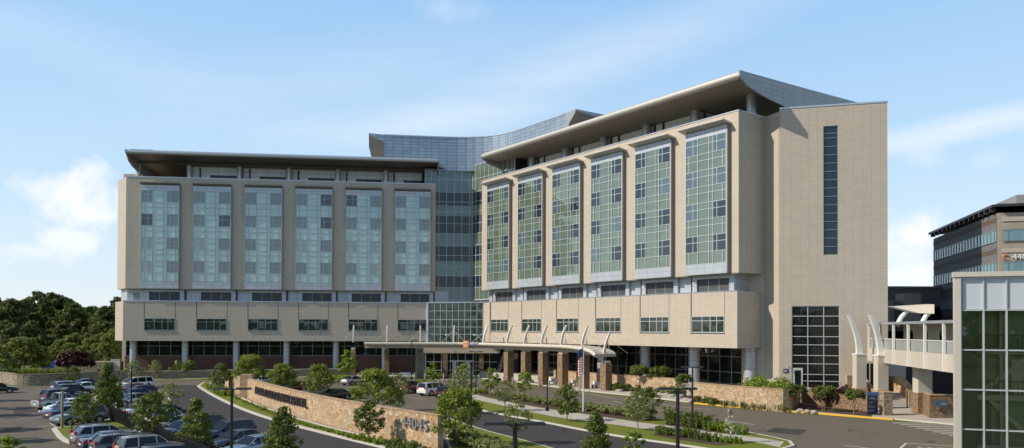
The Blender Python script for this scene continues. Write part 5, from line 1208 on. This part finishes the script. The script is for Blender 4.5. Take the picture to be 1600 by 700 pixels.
# woods on the left
rng = random.Random(3)
sp = []
for i in range(46):
    px = -120 + i * 7.4 + rng.uniform(-6, 6); Y = rng.uniform(205, 300); sp.append((px, Y))
sp.sort(key=lambda t: -t[1])
for i, (px, Y) in enumerate(sp):
    x, y = AT(px, Y); top = 468 + 6 * math.sin(px * .05 + 1) + rng.uniform(-8, 10) + (6 if px > 120 else 0)
    h = CAMH + (513 - top) / FPX * Y
    plant('forest', x, y, 0, h, rng.uniform(0, 6.28), 'tall dark tree in the wood left of the hospital', 'tree', 'tall dark trees of the wood', rng.uniform(.75, 1.05))
for i in range(22):
    px = -60 + i * 12 + rng.uniform(-6, 6); Y = rng.uniform(185, 203); x, y = AT(px, Y); h = rng.uniform(6, 13)
    plant('forest', x, y, 0, h, rng.uniform(0, 6.28), 'lower dark tree at the front edge of the wood', 'tree', 'lower trees at the edge of the wood', rng.uniform(.9, 1.3))
for (px, Y, yt, wx) in ((38, 158, 527, 1.35), (6, 165, 548, 1.0), (60, 172, 545, .9), (72, 166, 552, .8), (108, 175, 536, .9), (128, 170, 540, .8), (152, 176, 536, 1.0), (170, 172, 520, .7), (140, 180, 528, .9), (95, 182, 530, .9), (180, 178, 512, .7), (20, 150, 562, .8), (-10, 150, 540, 1.2), (118, 184, 520, .8), (158, 185, 520, .8)):
    x, y = AT(px, Y); h = CAMH + (513 - yt) / FPX * Y
    lab = 'large pale rounded tree behind the row of round bushes' if px == 38 else 'pale green sapling between the wood and the retaining wall'
    plant('forestpale', x, y, 0, h, rng.uniform(0, 6.28), lab, 'tree', None if px == 38 else 'pale saplings before the wood', wx)
for i, px in enumerate((40, 48, 56, 66, 74, 84, 92, 101)):
    x, y = AT(px, 130.5); plant('ball', x, y, 1.3, 1.15, i, 'clipped round boxwood bush on top of the retaining wall', 'bush', 'round boxwood bushes in a row', .95)
for i, (px, pyb, pyt, k, w_) in enumerate([(128, 594, 580, 'darkloose', 1.3), (148, 594, 578, 'darkloose', 1.4), (190, 592, 580, 'darkloose', 1.5), (205, 592, 582, 'darkloose', 1.6), (176, 590, 578, 'loose', 1.2), (160, 590, 576, 'purpleb', .8), (10, 590, 572, 'darkloose', 1.4), (28, 588, 574, 'darkloose', 1.2), (110, 590, 578, 'darkloose', 1.2)]):
    P_(k, px, pyb, pyt, 'low dark shrub on the bank beside the hospital corner', 'shrub', 'low shrubs on the left bank', w_)
# field beyond, pale grass
# beds: rows of shrubs
def row(key, pts, n, hmin, hmax, label, cat, grp, wx=1.0, jit=2.0, z=.14, seed=1):
    r = random.Random(seed)
    P = smooth_line([Vector(p) for p in pts], 8)
    for i in range(n):
        q = P[int((i + .5) / n * (len(P) - 1))]; g_ = G(q[0] + r.uniform(-jit, jit), q[1] + r.uniform(-.8, .8), z)
        plant(key, g_.x, g_.y, z, r.uniform(hmin, hmax), r.uniform(0, 6.28), label, cat, grp, wx)
row('ball', [(750, 614), (800, 623)], 7, .6, .8, 'small clipped dark bush in the bed beside the footpath', 'bush', 'clipped bushes beside the footpath', 1.2)
row('loose', [(800, 624), (850, 632), (900, 639), (945, 646)], 22, .8, 1.15, 'pale leafy shrub in the bed in front of the flagpole', 'shrub', 'pale shrubs by the flagpole', 1.1, seed=2)
row('loose', [(945, 646), (985, 652), (1012, 656)], 8, .8, 1.2, 'leafy shrub at the right end of the bed behind the footpath', 'shrub', 'shrubs at the end of the bed', 1.2, seed=3)
row('yew', [(1046, 662), (1080, 667), (1110, 671)], 9, 1.0, 1.8, 'upright dark shrub beside the right hand lamp post', 'shrub', 'upright shrubs by the lamp', 1.0, seed=4)
row('tuft', [(1108, 671), (1130, 674), (1152, 678)], 8, .5, .9, 'bright grass tuft at the road end of the bed', 'grass tuft', 'grass tufts at the bed end', 1.5, seed=5)
row('darkloose', [(1030, 677), (1060, 681), (1078, 684)], 6, .7, 1.0, 'dark clipped shrub in the bed below the footpath', 'shrub', 'dark shrubs below the footpath', 1.1, seed=6)
row('yew', [(1085, 686), (1110, 689)], 5, .7, 1.0, 'dark upright shrub left of the blossom tree', 'shrub', 'dark shrubs left of the blossom tree', 1.1, seed=7)
row('tuft', [(1118, 689), (1160, 693)], 7, .4, .7, 'bright grass tuft around the blossom tree', 'grass tuft', 'grass tufts round the blossom tree', 1.4, seed=8)
row('darkloose', [(1090, 628), (1120, 632)], 7, .8, 1.1, 'dark green shrub at the foot of the curved stone wall', 'shrub', 'shrubs at the foot of the curved stone wall', 1.2, seed=9)
row('yew', [(1125, 633), (1170, 638), (1235, 643)], 16, .45, .8, 'small sprouting shrub in front of the curved stone wall', 'shrub', 'small shrubs before the curved stone wall', .9, seed=10)
row('tuft', [(360, 618), (400, 636), (450, 655), (500, 670), (560, 686)], 46, .18, .34, 'low green plant in the strip under the sign wall', 'plant', 'low plants under the sign wall', 1.9, 1.0, seed=11)
row('tuft', [(560, 686), (600, 695)], 8, .4, .6, 'taller grass tuft beside the twin stemmed tree', 'grass tuft', 'taller tufts by the twin stemmed tree', 1.5, seed=12)
row('tuft', [(334, 607), (348, 615), (356, 618)], 8, .7, 1.0, 'bright tuft of leaves at the left end of the sign wall', 'grass tuft', 'tufts at the left end of the sign wall', 1.8, seed=13)
row('darkloose', [(612, 700), (640, 706), (675, 712)], 7, .6, 1.0, 'dark bush at the foot of the sign wall beneath the street number', 'bush', 'dark bushes beneath the street number', 1.1, seed=14)
row('loose', [(712, 690), (740, 700), (770, 712)], 9, .7, 1.3, 'yellowish leafy shrub on the near lawn beside the wall end', 'shrub', 'yellowish shrubs beside the wall end', 1.2, 6, seed=15)
row('loose', [(735, 680), (775, 700), (820, 712)], 8, .5, 1.0, 'pale shrub scattered on the near lawn', 'shrub', 'pale shrubs on the near lawn', 1.1, 6, seed=16)
row('darkloose', [(965, 610), (1000, 612), (1040, 616)], 9, .8, 1.4, 'low dark shrub among the rocks beside the last canopy pillar', 'shrub', 'low shrubs beside the last canopy pillar', 1.2, 4, seed=17)
row('loose', [(1040, 616), (1060, 620)], 3, 1.3, 1.7, 'rounded sage green shrub among the rocks', 'shrub', 'sage shrubs among the rocks', 1.3, 3, seed=18)
P_('hedge', 660, 603, 593, 'low bright green hedge behind the white minivan', 'hedge', None, 1.6, .02)
P_('hedge', 528, 596, 585, 'low bright green hedge under the left end of the canopy', 'hedge', None, 1.3)
q = AT(1200, 99.2); plant('hedge', q[0], q[1], 1.2, 1.9, 0, 'bright green hedge between the big column and the end tower', 'hedge', None, 1.25)
for i, (px, py, s) in enumerate([(1050, 620, .5), (1062, 622, .7), (1072, 626, .45), (1040, 619, .6), (1080, 628, .5), (1030, 617, .45), (1250, 643, .35), (1262, 644, .4), (1272, 645, .35), (968, 612, .5), (985, 615, .4), (330, 601, .4)]):
    q = G(px, py, .13); bm = bmesh.new(); bmesh.ops.create_icosphere(bm, subdivisions=2, radius=1)
    rr = random.Random(i)
    for v in bm.verts: v.co *= 1 + rr.uniform(-.16, .16)
    me = bpy.data.meshes.new('boulder'); bm.to_mesh(me); bm.free(); me.materials.append(MATS['gravel_rock']); o = bpy.data.objects.new('boulder', me); COL.objects.link(o)
    o.location = (q.x, q.y, .2); o.scale = (s * 1.3, s, s * .7); o.rotation_euler = (0, 0, i); tag(o, 'weathered boulder edging the planting along the road', 'rock', 'boulders along the road')
# woods behind the viewpoint, seen only as reflections in the glass: one mass
rngn = np.random.default_rng(5); Cn = []; Rn = []
for i in range(420):
    a = R_(rngn.uniform(100, 260)); d = rngn.uniform(95, 150); Cn.append((d * math.sin(a), d * math.cos(a), rngn.uniform(2, 15))); Rn.append(rngn.uniform(3, 5.5))
me = leaf_mesh('woodland', Cn, Rn, 26000, 1.1, 'leaf_forest_pale', rngn); wo = bpy.data.objects.new('woodland', me); COL.objects.link(wo); tag(wo, kind='stuff')

# ================================================================ lamps, poles, flag
def lamp(px, pyb, pyt, label, Y=None, double=True, rz=0.0, mat='black_paint', r=.085, name='lamp_post', grp=None):
    if Y is None: q = G(px, pyb, .0); x, y = q.x, q.y
    else: x, y = AT(px, Y)
    h = CAMH + (515.2 + (px - 800) * .0032 - pyt) / FPX * y
    rt_ = empty(name, (x, y, 0), rz, False)
    m = MB(); m.cyl(0, 0, r * 2.6, 0, .5, 14); m.build('base', 'black_paint' if mat == 'black_paint' else 'concrete', rt_)
    m = MB(); m.tube([(0, 0, .45), (0, 0, h)], [r, r * .8], 10); m.build('pole', mat, rt_)
    for s_ in ((-1, 1) if double else (1,)):
        m = MB(); m.tube([(0, 0, h - .08), (s_ * .3, 0, h - .06)], .035, 6); m.hexa([(min(s_ * .25, s_ * 1.0), -.17, h - .08), (max(s_ * .25, s_ * 1.0), -.17, h - .08), (max(s_ * .25, s_ * 1.0), .17, h - .08), (min(s_ * .25, s_ * 1.0), .17, h - .08), (min(s_ * .25, s_ * .95), -.13, h + .02), (max(s_ * .25, s_ * .95), -.13, h + .02), (max(s_ * .25, s_ * .95), .13, h + .02), (min(s_ * .25, s_ * .95), .13, h + .02)])
        hd = m.build('lamp_head', mat, rt_); m = MB(); m.box(min(s_ * .35, s_ * .85), max(s_ * .35, s_ * .85), -.11, .11, h - .105, h - .082); m.build('lens', 'headlamp', hd)
    return tag(rt_, label, 'street lamp', grp)
lamp(205, 652, 572, 'tall black lamp post behind the fence in front of the parked blue car', double=False)
lamp(363, 0, 606, 'double headed black lamp post between the driveway and the parked cars', Y=40)
lamp(736, 676, 570, 'black lamp post at the end of the lawn, left of the inner road', double=False)
lamp(743.5, 618, 549, 'black lamp post just behind the lamp beside the thin pale tree', double=True)
lamp(855, 644, 553, 'single black lamp post standing on the footpath', double=False)
lamp(643, 602, 531, 'black lamp post standing behind the white minivan', double=False)
lamp(805, 0, 660, 'foreground double headed lamp low at the bottom centre', Y=25, r=.09)
lamp(1059, 0, 606, 'thick foreground lamp post between the shrubs and the road', Y=40, r=.11)
lamp(1082, 677, 573, 'black double headed lamp post on the footpath right of the foreground lamp')
lamp(565.5, 612, 552, 'grey lamp post above the spreading tree behind the sign wall', double=False, r=.06)
lamp(112, 688, 650, 'short black bollard lamp on the lawn beside the wooden pole', double=False, r=.05, name='bollard_lamp')
def simple_post(px, pyb, pyt, r, mat, name, label, cat, Y=None, grp=None, z=0.0):
    if Y is None: q = G(px, pyb, z); x, y = q.x, q.y
    else: x, y = AT(px, Y)
    h = CAMH + (515.2 + (px - 800) * .0032 - pyt) / FPX * y
    m = MB(); m.tube([(x, y, z), (x, y, h)], [r, r * .85], 12); m.cyl(x, y, r * 1.15, h + .002, h + .05, 12); return tag(m.build(name, mat), label, cat, grp)
simple_post(97, 671, 612, .12, 'wood_pole', 'timber_pole', 'weathered timber pole on the tip of the left lawn', 'pole')
simple_post(194, 640, 614, .05, 'steel_post', 'sign_post', 'thin grey sign post in front of the silver car', 'post')
simple_post(955, 642, 619, .04, 'steel_post', 'sign_post', 'thin steel sign post behind the pale shrubs', 'post')
simple_post(978, 600, 566, .05, 'black_paint', 'sign_post', 'thin dark post beside the last canopy pillar', 'post', Y=112)
for i, (px, Y) in enumerate([(561, 139), (614, 140), (626, 140), (648, 140.5), (664, 140), (693.5, 139.5), (708, 139), (749, 137), (763, 134.5), (787, 131), (801, 128.8), (816, 126.4), (827.5, 124.6), (842, 122.4), (858, 120.2), (874, 117.6), (889, 115.8), (906, 113.8)]):
    x, y = AT(px, Y); m = MB(); m.cyl(x, y, .11, .13, 1.15, 12); m.cyl(x, y, .125, 1.153, 1.2, 12); tag(m.build('bollard', 'steel_post'), 'pale steel bollard along the canopy kerb', 'bollard', 'pale bollards along the canopy kerb')
q = G(911.5, 643, .14); fp = empty('flagpole', (q.x, q.y, .14), 0, False); hf = CAMH + (515.2 - 541) / FPX * q.y
m = MB(); m.tube([(0, 0, 0), (0, 0, hf)], [.09, .05], 12); m.build('pole', 'white_paint', fp); m = MB(); m.cyl(0, 0, .16, 0, .12, 14); m.build('base', 'steel_post', fp); m = MB(); m.tube([(0, 0, hf), (0, 0, hf + .16)], [.07, .05], 10); m.build('finial', 'yellow_paint', fp)
fl = empty('flag', (q.x, q.y, 0), 0, False); tag(fl, 'limp striped flag hanging down the flagpole', 'flag')
m = MB(); N = 10; zt2 = hf - .05
cols_f = []
def flagstrip(a0, a1, z0, z1, mat, nm):
    m = MB(); 
    pts = []
    for k in range(7):
        t = a0 + (a1 - a0) * k / 6; pts.append((-.08 - .52 * t + .05 * math.sin(t * 9), .10 * math.sin(t * 14)))
    for k in range(6):
        (x0, y0), (x1, y1) = pts[k], pts[k + 1]; m.add([(x0, y0, z0 - .5 * (a0 + (a1 - a0) * k / 6)), (x1, y1, z0 - .5 * (a0 + (a1 - a0) * (k + 1) / 6)), (x1, y1, z1 - .5 * (a0 + (a1 - a0) * (k + 1) / 6)), (x0, y0, z1 - .5 * (a0 + (a1 - a0) * k / 6))], [(0, 1, 2, 3)], True)
    m.build(nm, mat, fl)
for k in range(7):
    z1 = zt2 - .9 - k * .26; flagstrip(0, 1, z1 - .13, z1, 'red_cloth', 'red_stripe'); flagstrip(0, 1, z1 - .26, z1 - .13, 'letter_white', 'white_stripe')
flagstrip(0, 1, zt2 - .9, zt2 - .02, 'navy_cloth', 'canton')
tag(fp, 'white flagpole on the footpath in front of the canopy', 'flagpole')
# fence
Fp = smooth_line(pxpoly([(152, 632), (158, 642), (167, 651), (176, 658), (190, 663), (208, 673), (226, 682), (240, 689), (258, 698), (288, 712), (330, 732)], .13), 5)
FE = empty('picket_fence', (Fp[20][0], Fp[20][1], .13)); tag(FE, 'black metal picket fence curving between the two left car parks', 'fence')
cumf = [0]
for i in range(1, len(Fp)): cumf.append(cumf[-1] + (Vector(Fp[i]) - Vector(Fp[i - 1])).length)
def fat_(s):
    for i in range(1, len(Fp)):
        if cumf[i] >= s: t = (s - cumf[i - 1]) / (cumf[i] - cumf[i - 1]); return Vector(Fp[i - 1]).lerp(Vector(Fp[i]), t)
    return Vector(Fp[-1])
for z in (.35, 1.3): m = MB(); m.ribbon(Fp, -.02, .02, z, z + .05); part('rail', m, 'black_paint', FE)
m = MB(); s = 0
while s < cumf[-1]:
    q = fat_(s); m.box(q.x - .013, q.x + .013, q.y - .013, q.y + .013, .16, 1.45); s += .12
part('pickets', m, 'black_paint', FE)['kind'] = 'stuff'
s = 0
while s < cumf[-1]: q = fat_(s); m = MB(); m.box(q.x - .035, q.x + .035, q.y - .035, q.y + .035, .13, 1.55); part('post', m, 'black_paint', FE); s += 2.4

# ================================================================ cars
def make_car(kind):
    S = dict(sedan=(4.75, .91, 1.45, .98), suv=(4.7, .95, 1.70, 1.10), wagon=(4.85, .93, 1.52, 1.0), minivan=(5.1, 1.0, 1.76, 1.08), pickup=(5.5, .98, 1.82, 1.15), hatch=(4.3, .9, 1.5, 1.0))[kind]
    Lg, W, Hh, belt = S; root = empty('parked_car', (0, 0, -500), 0, False); h2 = Lg / 2
    hood = {'sedan': .84, 'suv': 1.0, 'wagon': .88, 'minivan': .95, 'pickup': 1.12, 'hatch': .88}[kind]
    if kind == 'sedan': prof = [(-1, .62), (-.985, .80), (-.93, .98), (-.68, 1.0), (-.5, belt), (0, belt - .01), (.34, belt - .02), (.45, hood + .06), (.75, hood - .02), (.93, hood - .13), (.985, .62), (1, .5)]
    elif kind == 'pickup': prof = [(-1, .62), (-.995, 1.05), (-.98, 1.12), (-.3, 1.12), (-.2, belt), (0, belt), (.34, belt), (.45, hood + .04), (.8, hood), (.95, hood - .06), (.99, .7), (1, .55)]
    else: prof = [(-1, .62), (-.99, .85), (-.975, belt), (-.8, belt + .02), (-.5, belt), (0, belt - .01), (.34, belt - .03), (.47, hood + .05), (.78, hood - .02), (.94, hood - .14), (.987, .66), (1, .52)]
    m = MB(); rings = []; N = len(prof)
    for (t, zt) in prof:
        x = t * h2; e = max(0, abs(t) - .72) / .28; w = W * (1 - .13 * e ** 2); zb = .24 + .10 * e
        zm = zb + (zt - zb) * .55
        half = [(0.0, zb), (w * .86, zb), (w * .98, zb + .12), (w, zm), (w * .975, zt - .10), (w * .90, zt - .015), (w * .55, zt + .022), (0, zt + .03)]
        ring = [(x, -a, b) for a, b in half] + [(x, a, b) for a, b in half[-2:0:-1]]
        rings.append(ring)
    n = len(rings[0]); vs = [p for r in rings for p in r]; fs = []
    for i in range(N - 1):
        for k in range(n): fs.append((i * n + k, (i + 1) * n + k, (i + 1) * n + (k + 1) % n, i * n + (k + 1) % n))
    m.add(vs, fs, True); m.add(rings[0], [tuple(range(n))]); m.add(rings[-1], [tuple(range(n - 1, -1, -1))])
    body = m.build('body', 'car_silver', root)
    for p in body.data.polygons: pass
    # greenhouse: bottom x, top x (rear, front)
    rb, rt2, ft, fb = {'sedan': (-.72, -.42, .12, .44), 'suv': (-.965, -.84, .10, .42), 'wagon': (-.95, -.76, .10, .44), 'minivan': (-.975, -.88, .22, .58), 'pickup': (-.22, -.17, .16, .42), 'hatch': (-.94, -.66, .12, .46)}[kind]
    zr = Hh - .05; bw, tw_ = W * .915, W * .70; zb = belt - .03
    def ghx(t, top): return t * h2
    g_ = MB(); g_.hexa([(rb * h2, -bw, zb), (fb * h2, -bw, zb), (fb * h2, bw, zb), (rb * h2, bw, zb), (rt2 * h2, -tw_, zr), (ft * h2, -tw_, zr), (ft * h2, tw_, zr), (rt2 * h2, tw_, zr)])
    g_.build('windows', 'glass_car', root)
    m = MB(); xs = [rt2 * h2 - .05, rt2 * h2 + .15, (rt2 + ft) / 2 * h2, ft * h2 - .15, ft * h2 + .05]; zz = [zr - .01, zr + .03, zr + .06, zr + .035, zr - .01]; vs = []; fs = []
    for x, z in zip(xs, zz):
        for a, dz in ((-1.03, -.035), (-.8, .0), (0, .02), (.8, .0), (1.03, -.035)): vs.append((x, a * tw_, z + dz))
    for i in range(4):
        for k in range(4): fs.append((i * 5 + k, (i + 1) * 5 + k, (i + 1) * 5 + k + 1, i * 5 + k + 1))
    m.add(vs, fs, True); rf = m.build('roof', 'car_silver', root)
    m_names = [body, rf]
    def pillar(xb, xt, wd, wt=None):
        wt = wt or wd * .8
        for s_ in (-1, 1):
            m = MB(); o = .014; yb, yt = s_ * (bw + o), s_ * (tw_ + o)
            a = [(xb - wd / 2, yb, zb), (xb + wd / 2, yb, zb), (xt + wt / 2, yt, zr + .005), (xt - wt / 2, yt, zr + .005)]; b = [(p[0], p[1] - s_ * .05, p[2]) for p in a]
            m.add(a + b, [(0, 1, 2, 3) if s_ < 0 else (3, 2, 1, 0), (4, 7, 6, 5) if s_ < 0 else (5, 6, 7, 4), (0, 3, 7, 4), (1, 5, 6, 2), (0, 4, 5, 1), (3, 2, 6, 7)]); m_names.append(m.build('pillar', 'car_silver', root))
    pillar(fb * h2 - .03, ft * h2, .09); pillar(.02 * h2 if kind != 'pickup' else .1 * h2, .0 if kind != 'pickup' else .06 * h2, .08)
    pillar(rb * h2 + .06, rt2 * h2 + .03, .16 if kind in ('sedan', 'pickup') else .22)
    if kind in ('suv', 'wagon', 'minivan'): pillar(-.5 * h2, -.48 * h2, .10)
    # wheels
    wx = {'sedan': .585, 'suv': .585, 'wagon': .6, 'minivan': .6, 'pickup': .62, 'hatch': .6}[kind] * h2; r = .33 if kind in ('sedan', 'wagon', 'hatch') else .37
    for sx in (-1, 1):
        for sy in (-1, 1):
            m = MB(); y0 = sy * (W - .16); y1 = sy * (W + .004); m.tube([(sx * wx, y0, r + .03), (sx * wx, y1, r + .03)], r + .07, 20); m.build('wheel_arch', 'tyre', root)
            m = MB(); m.tube([(sx * wx, sy * (W - .2), r), (sx * wx, sy * (W + .02), r)], r, 20); wh = m.build('wheel', 'tyre', root)
            m = MB(); m.tube([(sx * wx, sy * (W + .01), r), (sx * wx, sy * (W + .032), r)], r * .64, 14); m.build('rim', 'rim', wh)
    zl = prof[-2][1] + .02
    for s_ in (-1, 1):
        m = MB(); m.box(h2 * .925, h2 * .985, s_ * W * .62 - .18, s_ * W * .62 + .16, zl - .04, zl + .13); m.build('headlight', 'headlamp', root)
        zt_l = .78 if kind in ('sedan',) else .92; hh_ = .16 if kind == 'sedan' else .30
        m = MB(); m.box(-h2 * .99 - .0, -h2 * .93, s_ * W * .72 - .17, s_ * W * .72 + .17, zt_l - .02, zt_l + hh_ - .04); m.build('taillight', 'tail_red', root)
        m = MB(); m.box(fb * h2 - .42, fb * h2 - .22, s_ * (bw + .02) - (.17 if s_ < 0 else 0), s_ * (bw + .02) + (.17 if s_ > 0 else 0), belt + .0, belt + .14); m_names.append(m.build('mirror', 'car_silver', root))
    m = MB(); m.box(-h2 * 1.003, -h2 * .96, -.7, .7, .28, .42); m.build('bumper', 'tyre', root)
    m = MB(); m.box(h2 * .96, h2 * 1.003, -.5, .5, .30, .50); m.build('grille', 'tyre', root)
    m = MB(); m.box(-h2 * 1.006, -h2 * 1.003, -.26, .26, .60, .72); m.build('number_plate', 'letter_white', root)
    if kind == 'pickup': m = MB(); m.box(-h2 * .965, -h2 * .24, -W * .80, W * .80, 1.10, 1.158); m.build('load_bed', 'tyre', root)
    if kind in ('suv', 'wagon', 'minivan'):
        for s_ in (-1, 1): m = MB(); m.tube([(rt2 * h2 + .2, s_ * tw_ * .86, zr + .09), (ft * h2 - .2, s_ * tw_ * .86, zr + .09)], .022, 6); m.build('roof_rail', 'rim', root)
    for o in m_names:
        o.data.materials[0] = MATS['car_silver']
    root['_p'] = kind; return root
CARS = {k: make_car(k) for k in ('sedan', 'suv', 'wagon', 'minivan', 'pickup', 'hatch')}
CU = set()
def car(kind, color, px, py, ax, label, cat='car', grp='parked cars', sc=1.0):
    """ax: heading, degrees clockwise from straight away"""
    p = CARS[kind]; o = copy_tree(p) if kind in CU else p; CU.add(kind); q = G(px, py, .013) if py else None
    o.location = q; o.rotation_euler = (0, 0, math.pi / 2 - R_(ax)); o.scale = (sc,) * 3
    for ch in o.children:
        if ch.name.split('.')[0] in ('body', 'roof', 'pillar', 'mirror'):
            ch.material_slots[0].link = 'OBJECT'; ch.material_slots[0].material = MATS[color]
    tag(o, label, cat, grp); return o
g1 = 'cars in the left car park'
car('suv', 'car_green_grey', 124, 663, 212, 'grey green crossover beside the small round tree, nearest of its row', grp=g1)
car('sedan', 'car_navy', 112, 655.5, 32, 'dark blue saloon showing its red tail light behind the grey green crossover', grp=g1)
car('sedan', 'car_steel', 103, 650.5, 212, 'steel blue saloon, third car from the near end of the left row', grp=g1)
car('sedan', 'car_white', 108, 643.5, 212, 'white saloon between the steel blue saloon and the pickup', grp=g1)
car('pickup', 'car_silver', 94, 638.5, 32, 'silver pickup truck with an open bed in the left row', 'pickup truck', g1)
car('suv', 'car_navy', 98, 629, 32, 'navy crossover with a bright rear end beyond the silver pickup', grp=g1)
car('wagon', 'car_grey', 101, 624, 32, 'dark grey estate car, second beyond the silver pickup', grp=g1)
car('suv', 'car_black', 115, 619.5, 32, 'black crossover with pale roof glints, third beyond the pickup', grp=g1)
car('suv', 'car_silver', 108, 614, 32, 'silver roofed crossover near the far end of the left row', grp=g1)
car('sedan', 'car_white', 137, 612.5, 32, 'white saloon partly behind the big dark tree', grp=g1)
car('sedan', 'car_black', 128, 607, 212, 'black saloon at the far end of the left row', grp=g1)
g2 = 'cars in the second row'
car('sedan', 'car_silver', 207, 633.5, 215, 'silver saloon behind the tall black lamp post', grp=g2)
car('hatch', 'car_blue', 206, 626, 215, 'bright blue hatchback behind the silver saloon', grp=g2)
car('wagon', 'car_navy', 214, 620.5, 215, 'navy estate car behind the bright blue hatchback', grp=g2)
car('sedan', 'car_red', 207, 615, 215, 'dark red saloon between the navy and the white cars', grp=g2)
car('minivan', 'car_white', 211, 607.5, 215, 'white van with dark windows at the far end of the second row', 'van', g2)
g3 = 'cars along the driveway'
car('sedan', 'car_white', 224, 652, 30, 'white saloon mostly hidden by the dark tree behind the fence', grp=g3)
car('suv', 'car_white', 264, 667, 32, 'white crossover with red tail lights right of the dark tree', grp=g3)
car('sedan', 'car_champagne', 279, 674.5, 32, 'champagne saloon beside the white crossover', grp=g3)
car('sedan', 'car_pale_blue', 287, 684, 212, 'pale blue saloon half hidden behind the driveway tree', grp=g3)
car('suv', 'car_black', 331, 678, 30, 'black crossover at the driveway kerb behind the navy crossover', grp=g3)
car('suv', 'car_navy', 352, 691, 215, 'navy crossover with pale headlights beside the double headed lamp', grp=g3)
car('sedan', 'car_grey', 371, 701.5, 215, 'grey saloon cut by the bottom edge in front of the navy crossover', grp=g3)
car('sedan', 'car_pale_blue', 398, 712, 215, 'light blue saloon at the bottom edge beside the near tree', grp=g3)
car('sedan', 'car_black', 262, 654, 30, 'black saloon low behind the thin grey green tree', grp=g3)
g4 = 'cars at the bottom of the left car park'
car('wagon', 'car_silver', 166, 693, 47, 'silver estate car at the head of the bottom row', grp=g4)
car('sedan', 'car_navy', 180, 703, 47, 'navy saloon with a red tail light in front of the silver estate', grp=g4)
car('wagon', 'car_grey', 200, 709, 47, 'dark estate car with pale rear at the bottom edge', grp=g4)
car('suv', 'car_champagne', 238, 717, 47, 'pale roofed crossover cut by the bottom edge', grp=g4)
car('suv', 'car_black', 276, 735, 47, 'black roofed crossover cut by the bottom edge, right of the pale one', grp=g4)
g5 = 'cars in front of the entrance'
car('minivan', 'car_white', 679, 617, 40, 'white minivan with red tail lights in front of the entrance', 'minivan', g5)
car('suv', 'car_black', 708, 624, 42, 'black crossover with a pale tailgate beside the white minivan', grp=g5)
car('suv', 'car_maroon', 645, 613.5, 38, 'dark maroon crossover left of the white minivan', grp=g5)
car('suv', 'car_grey', 612, 607, 215, 'dark grey crossover behind the thin tree', grp=g5)
car('sedan', 'car_silver', 553, 601, 32, 'silver saloon with a red tail light behind the spreading tree', grp=g5)
car('hatch', 'car_maroon', 462, 612, 215, 'maroon hatchback behind the sign wall above the lettering', grp=g5)
car('sedan', 'car_steel', 490, 620, 215, 'steel blue saloon behind the sign wall right of the maroon hatchback', grp=g5)
car('sedan', 'car_black', 522, 625, 215, 'black saloon behind the sign wall, rightmost of its row', grp=g5)
car('sedan', 'car_navy', 432, 606, 215, 'navy saloon behind the sign wall left of the maroon hatchback', grp=g5)
car('sedan', 'car_white', 404, 602, 215, 'white saloon behind the left end of the sign wall', grp=g5)
car('suv', 'car_maroon', 384, 597, 215, 'dark purple crossover behind the stone pier of the sign wall', grp=g5)
car('sedan', 'car_black', -3, 614, 60, 'black saloon cut by the left edge below the retaining wall', grp=g1)
for k, p in CARS.items():
    if k not in CU:
        for o in [p] + list(p.children_recursive): bpy.data.objects.remove(o)
for lst in PROTO.values():
    for p in lst:
        if p.name not in USED:
            for o in list(p.children_recursive) + [p]: bpy.data.objects.remove(o)
# tidy helper properties
for o in bpy.data.objects:
    for k in ('_w', '_h', '_p'):
        if k in o.keys(): del o[k]
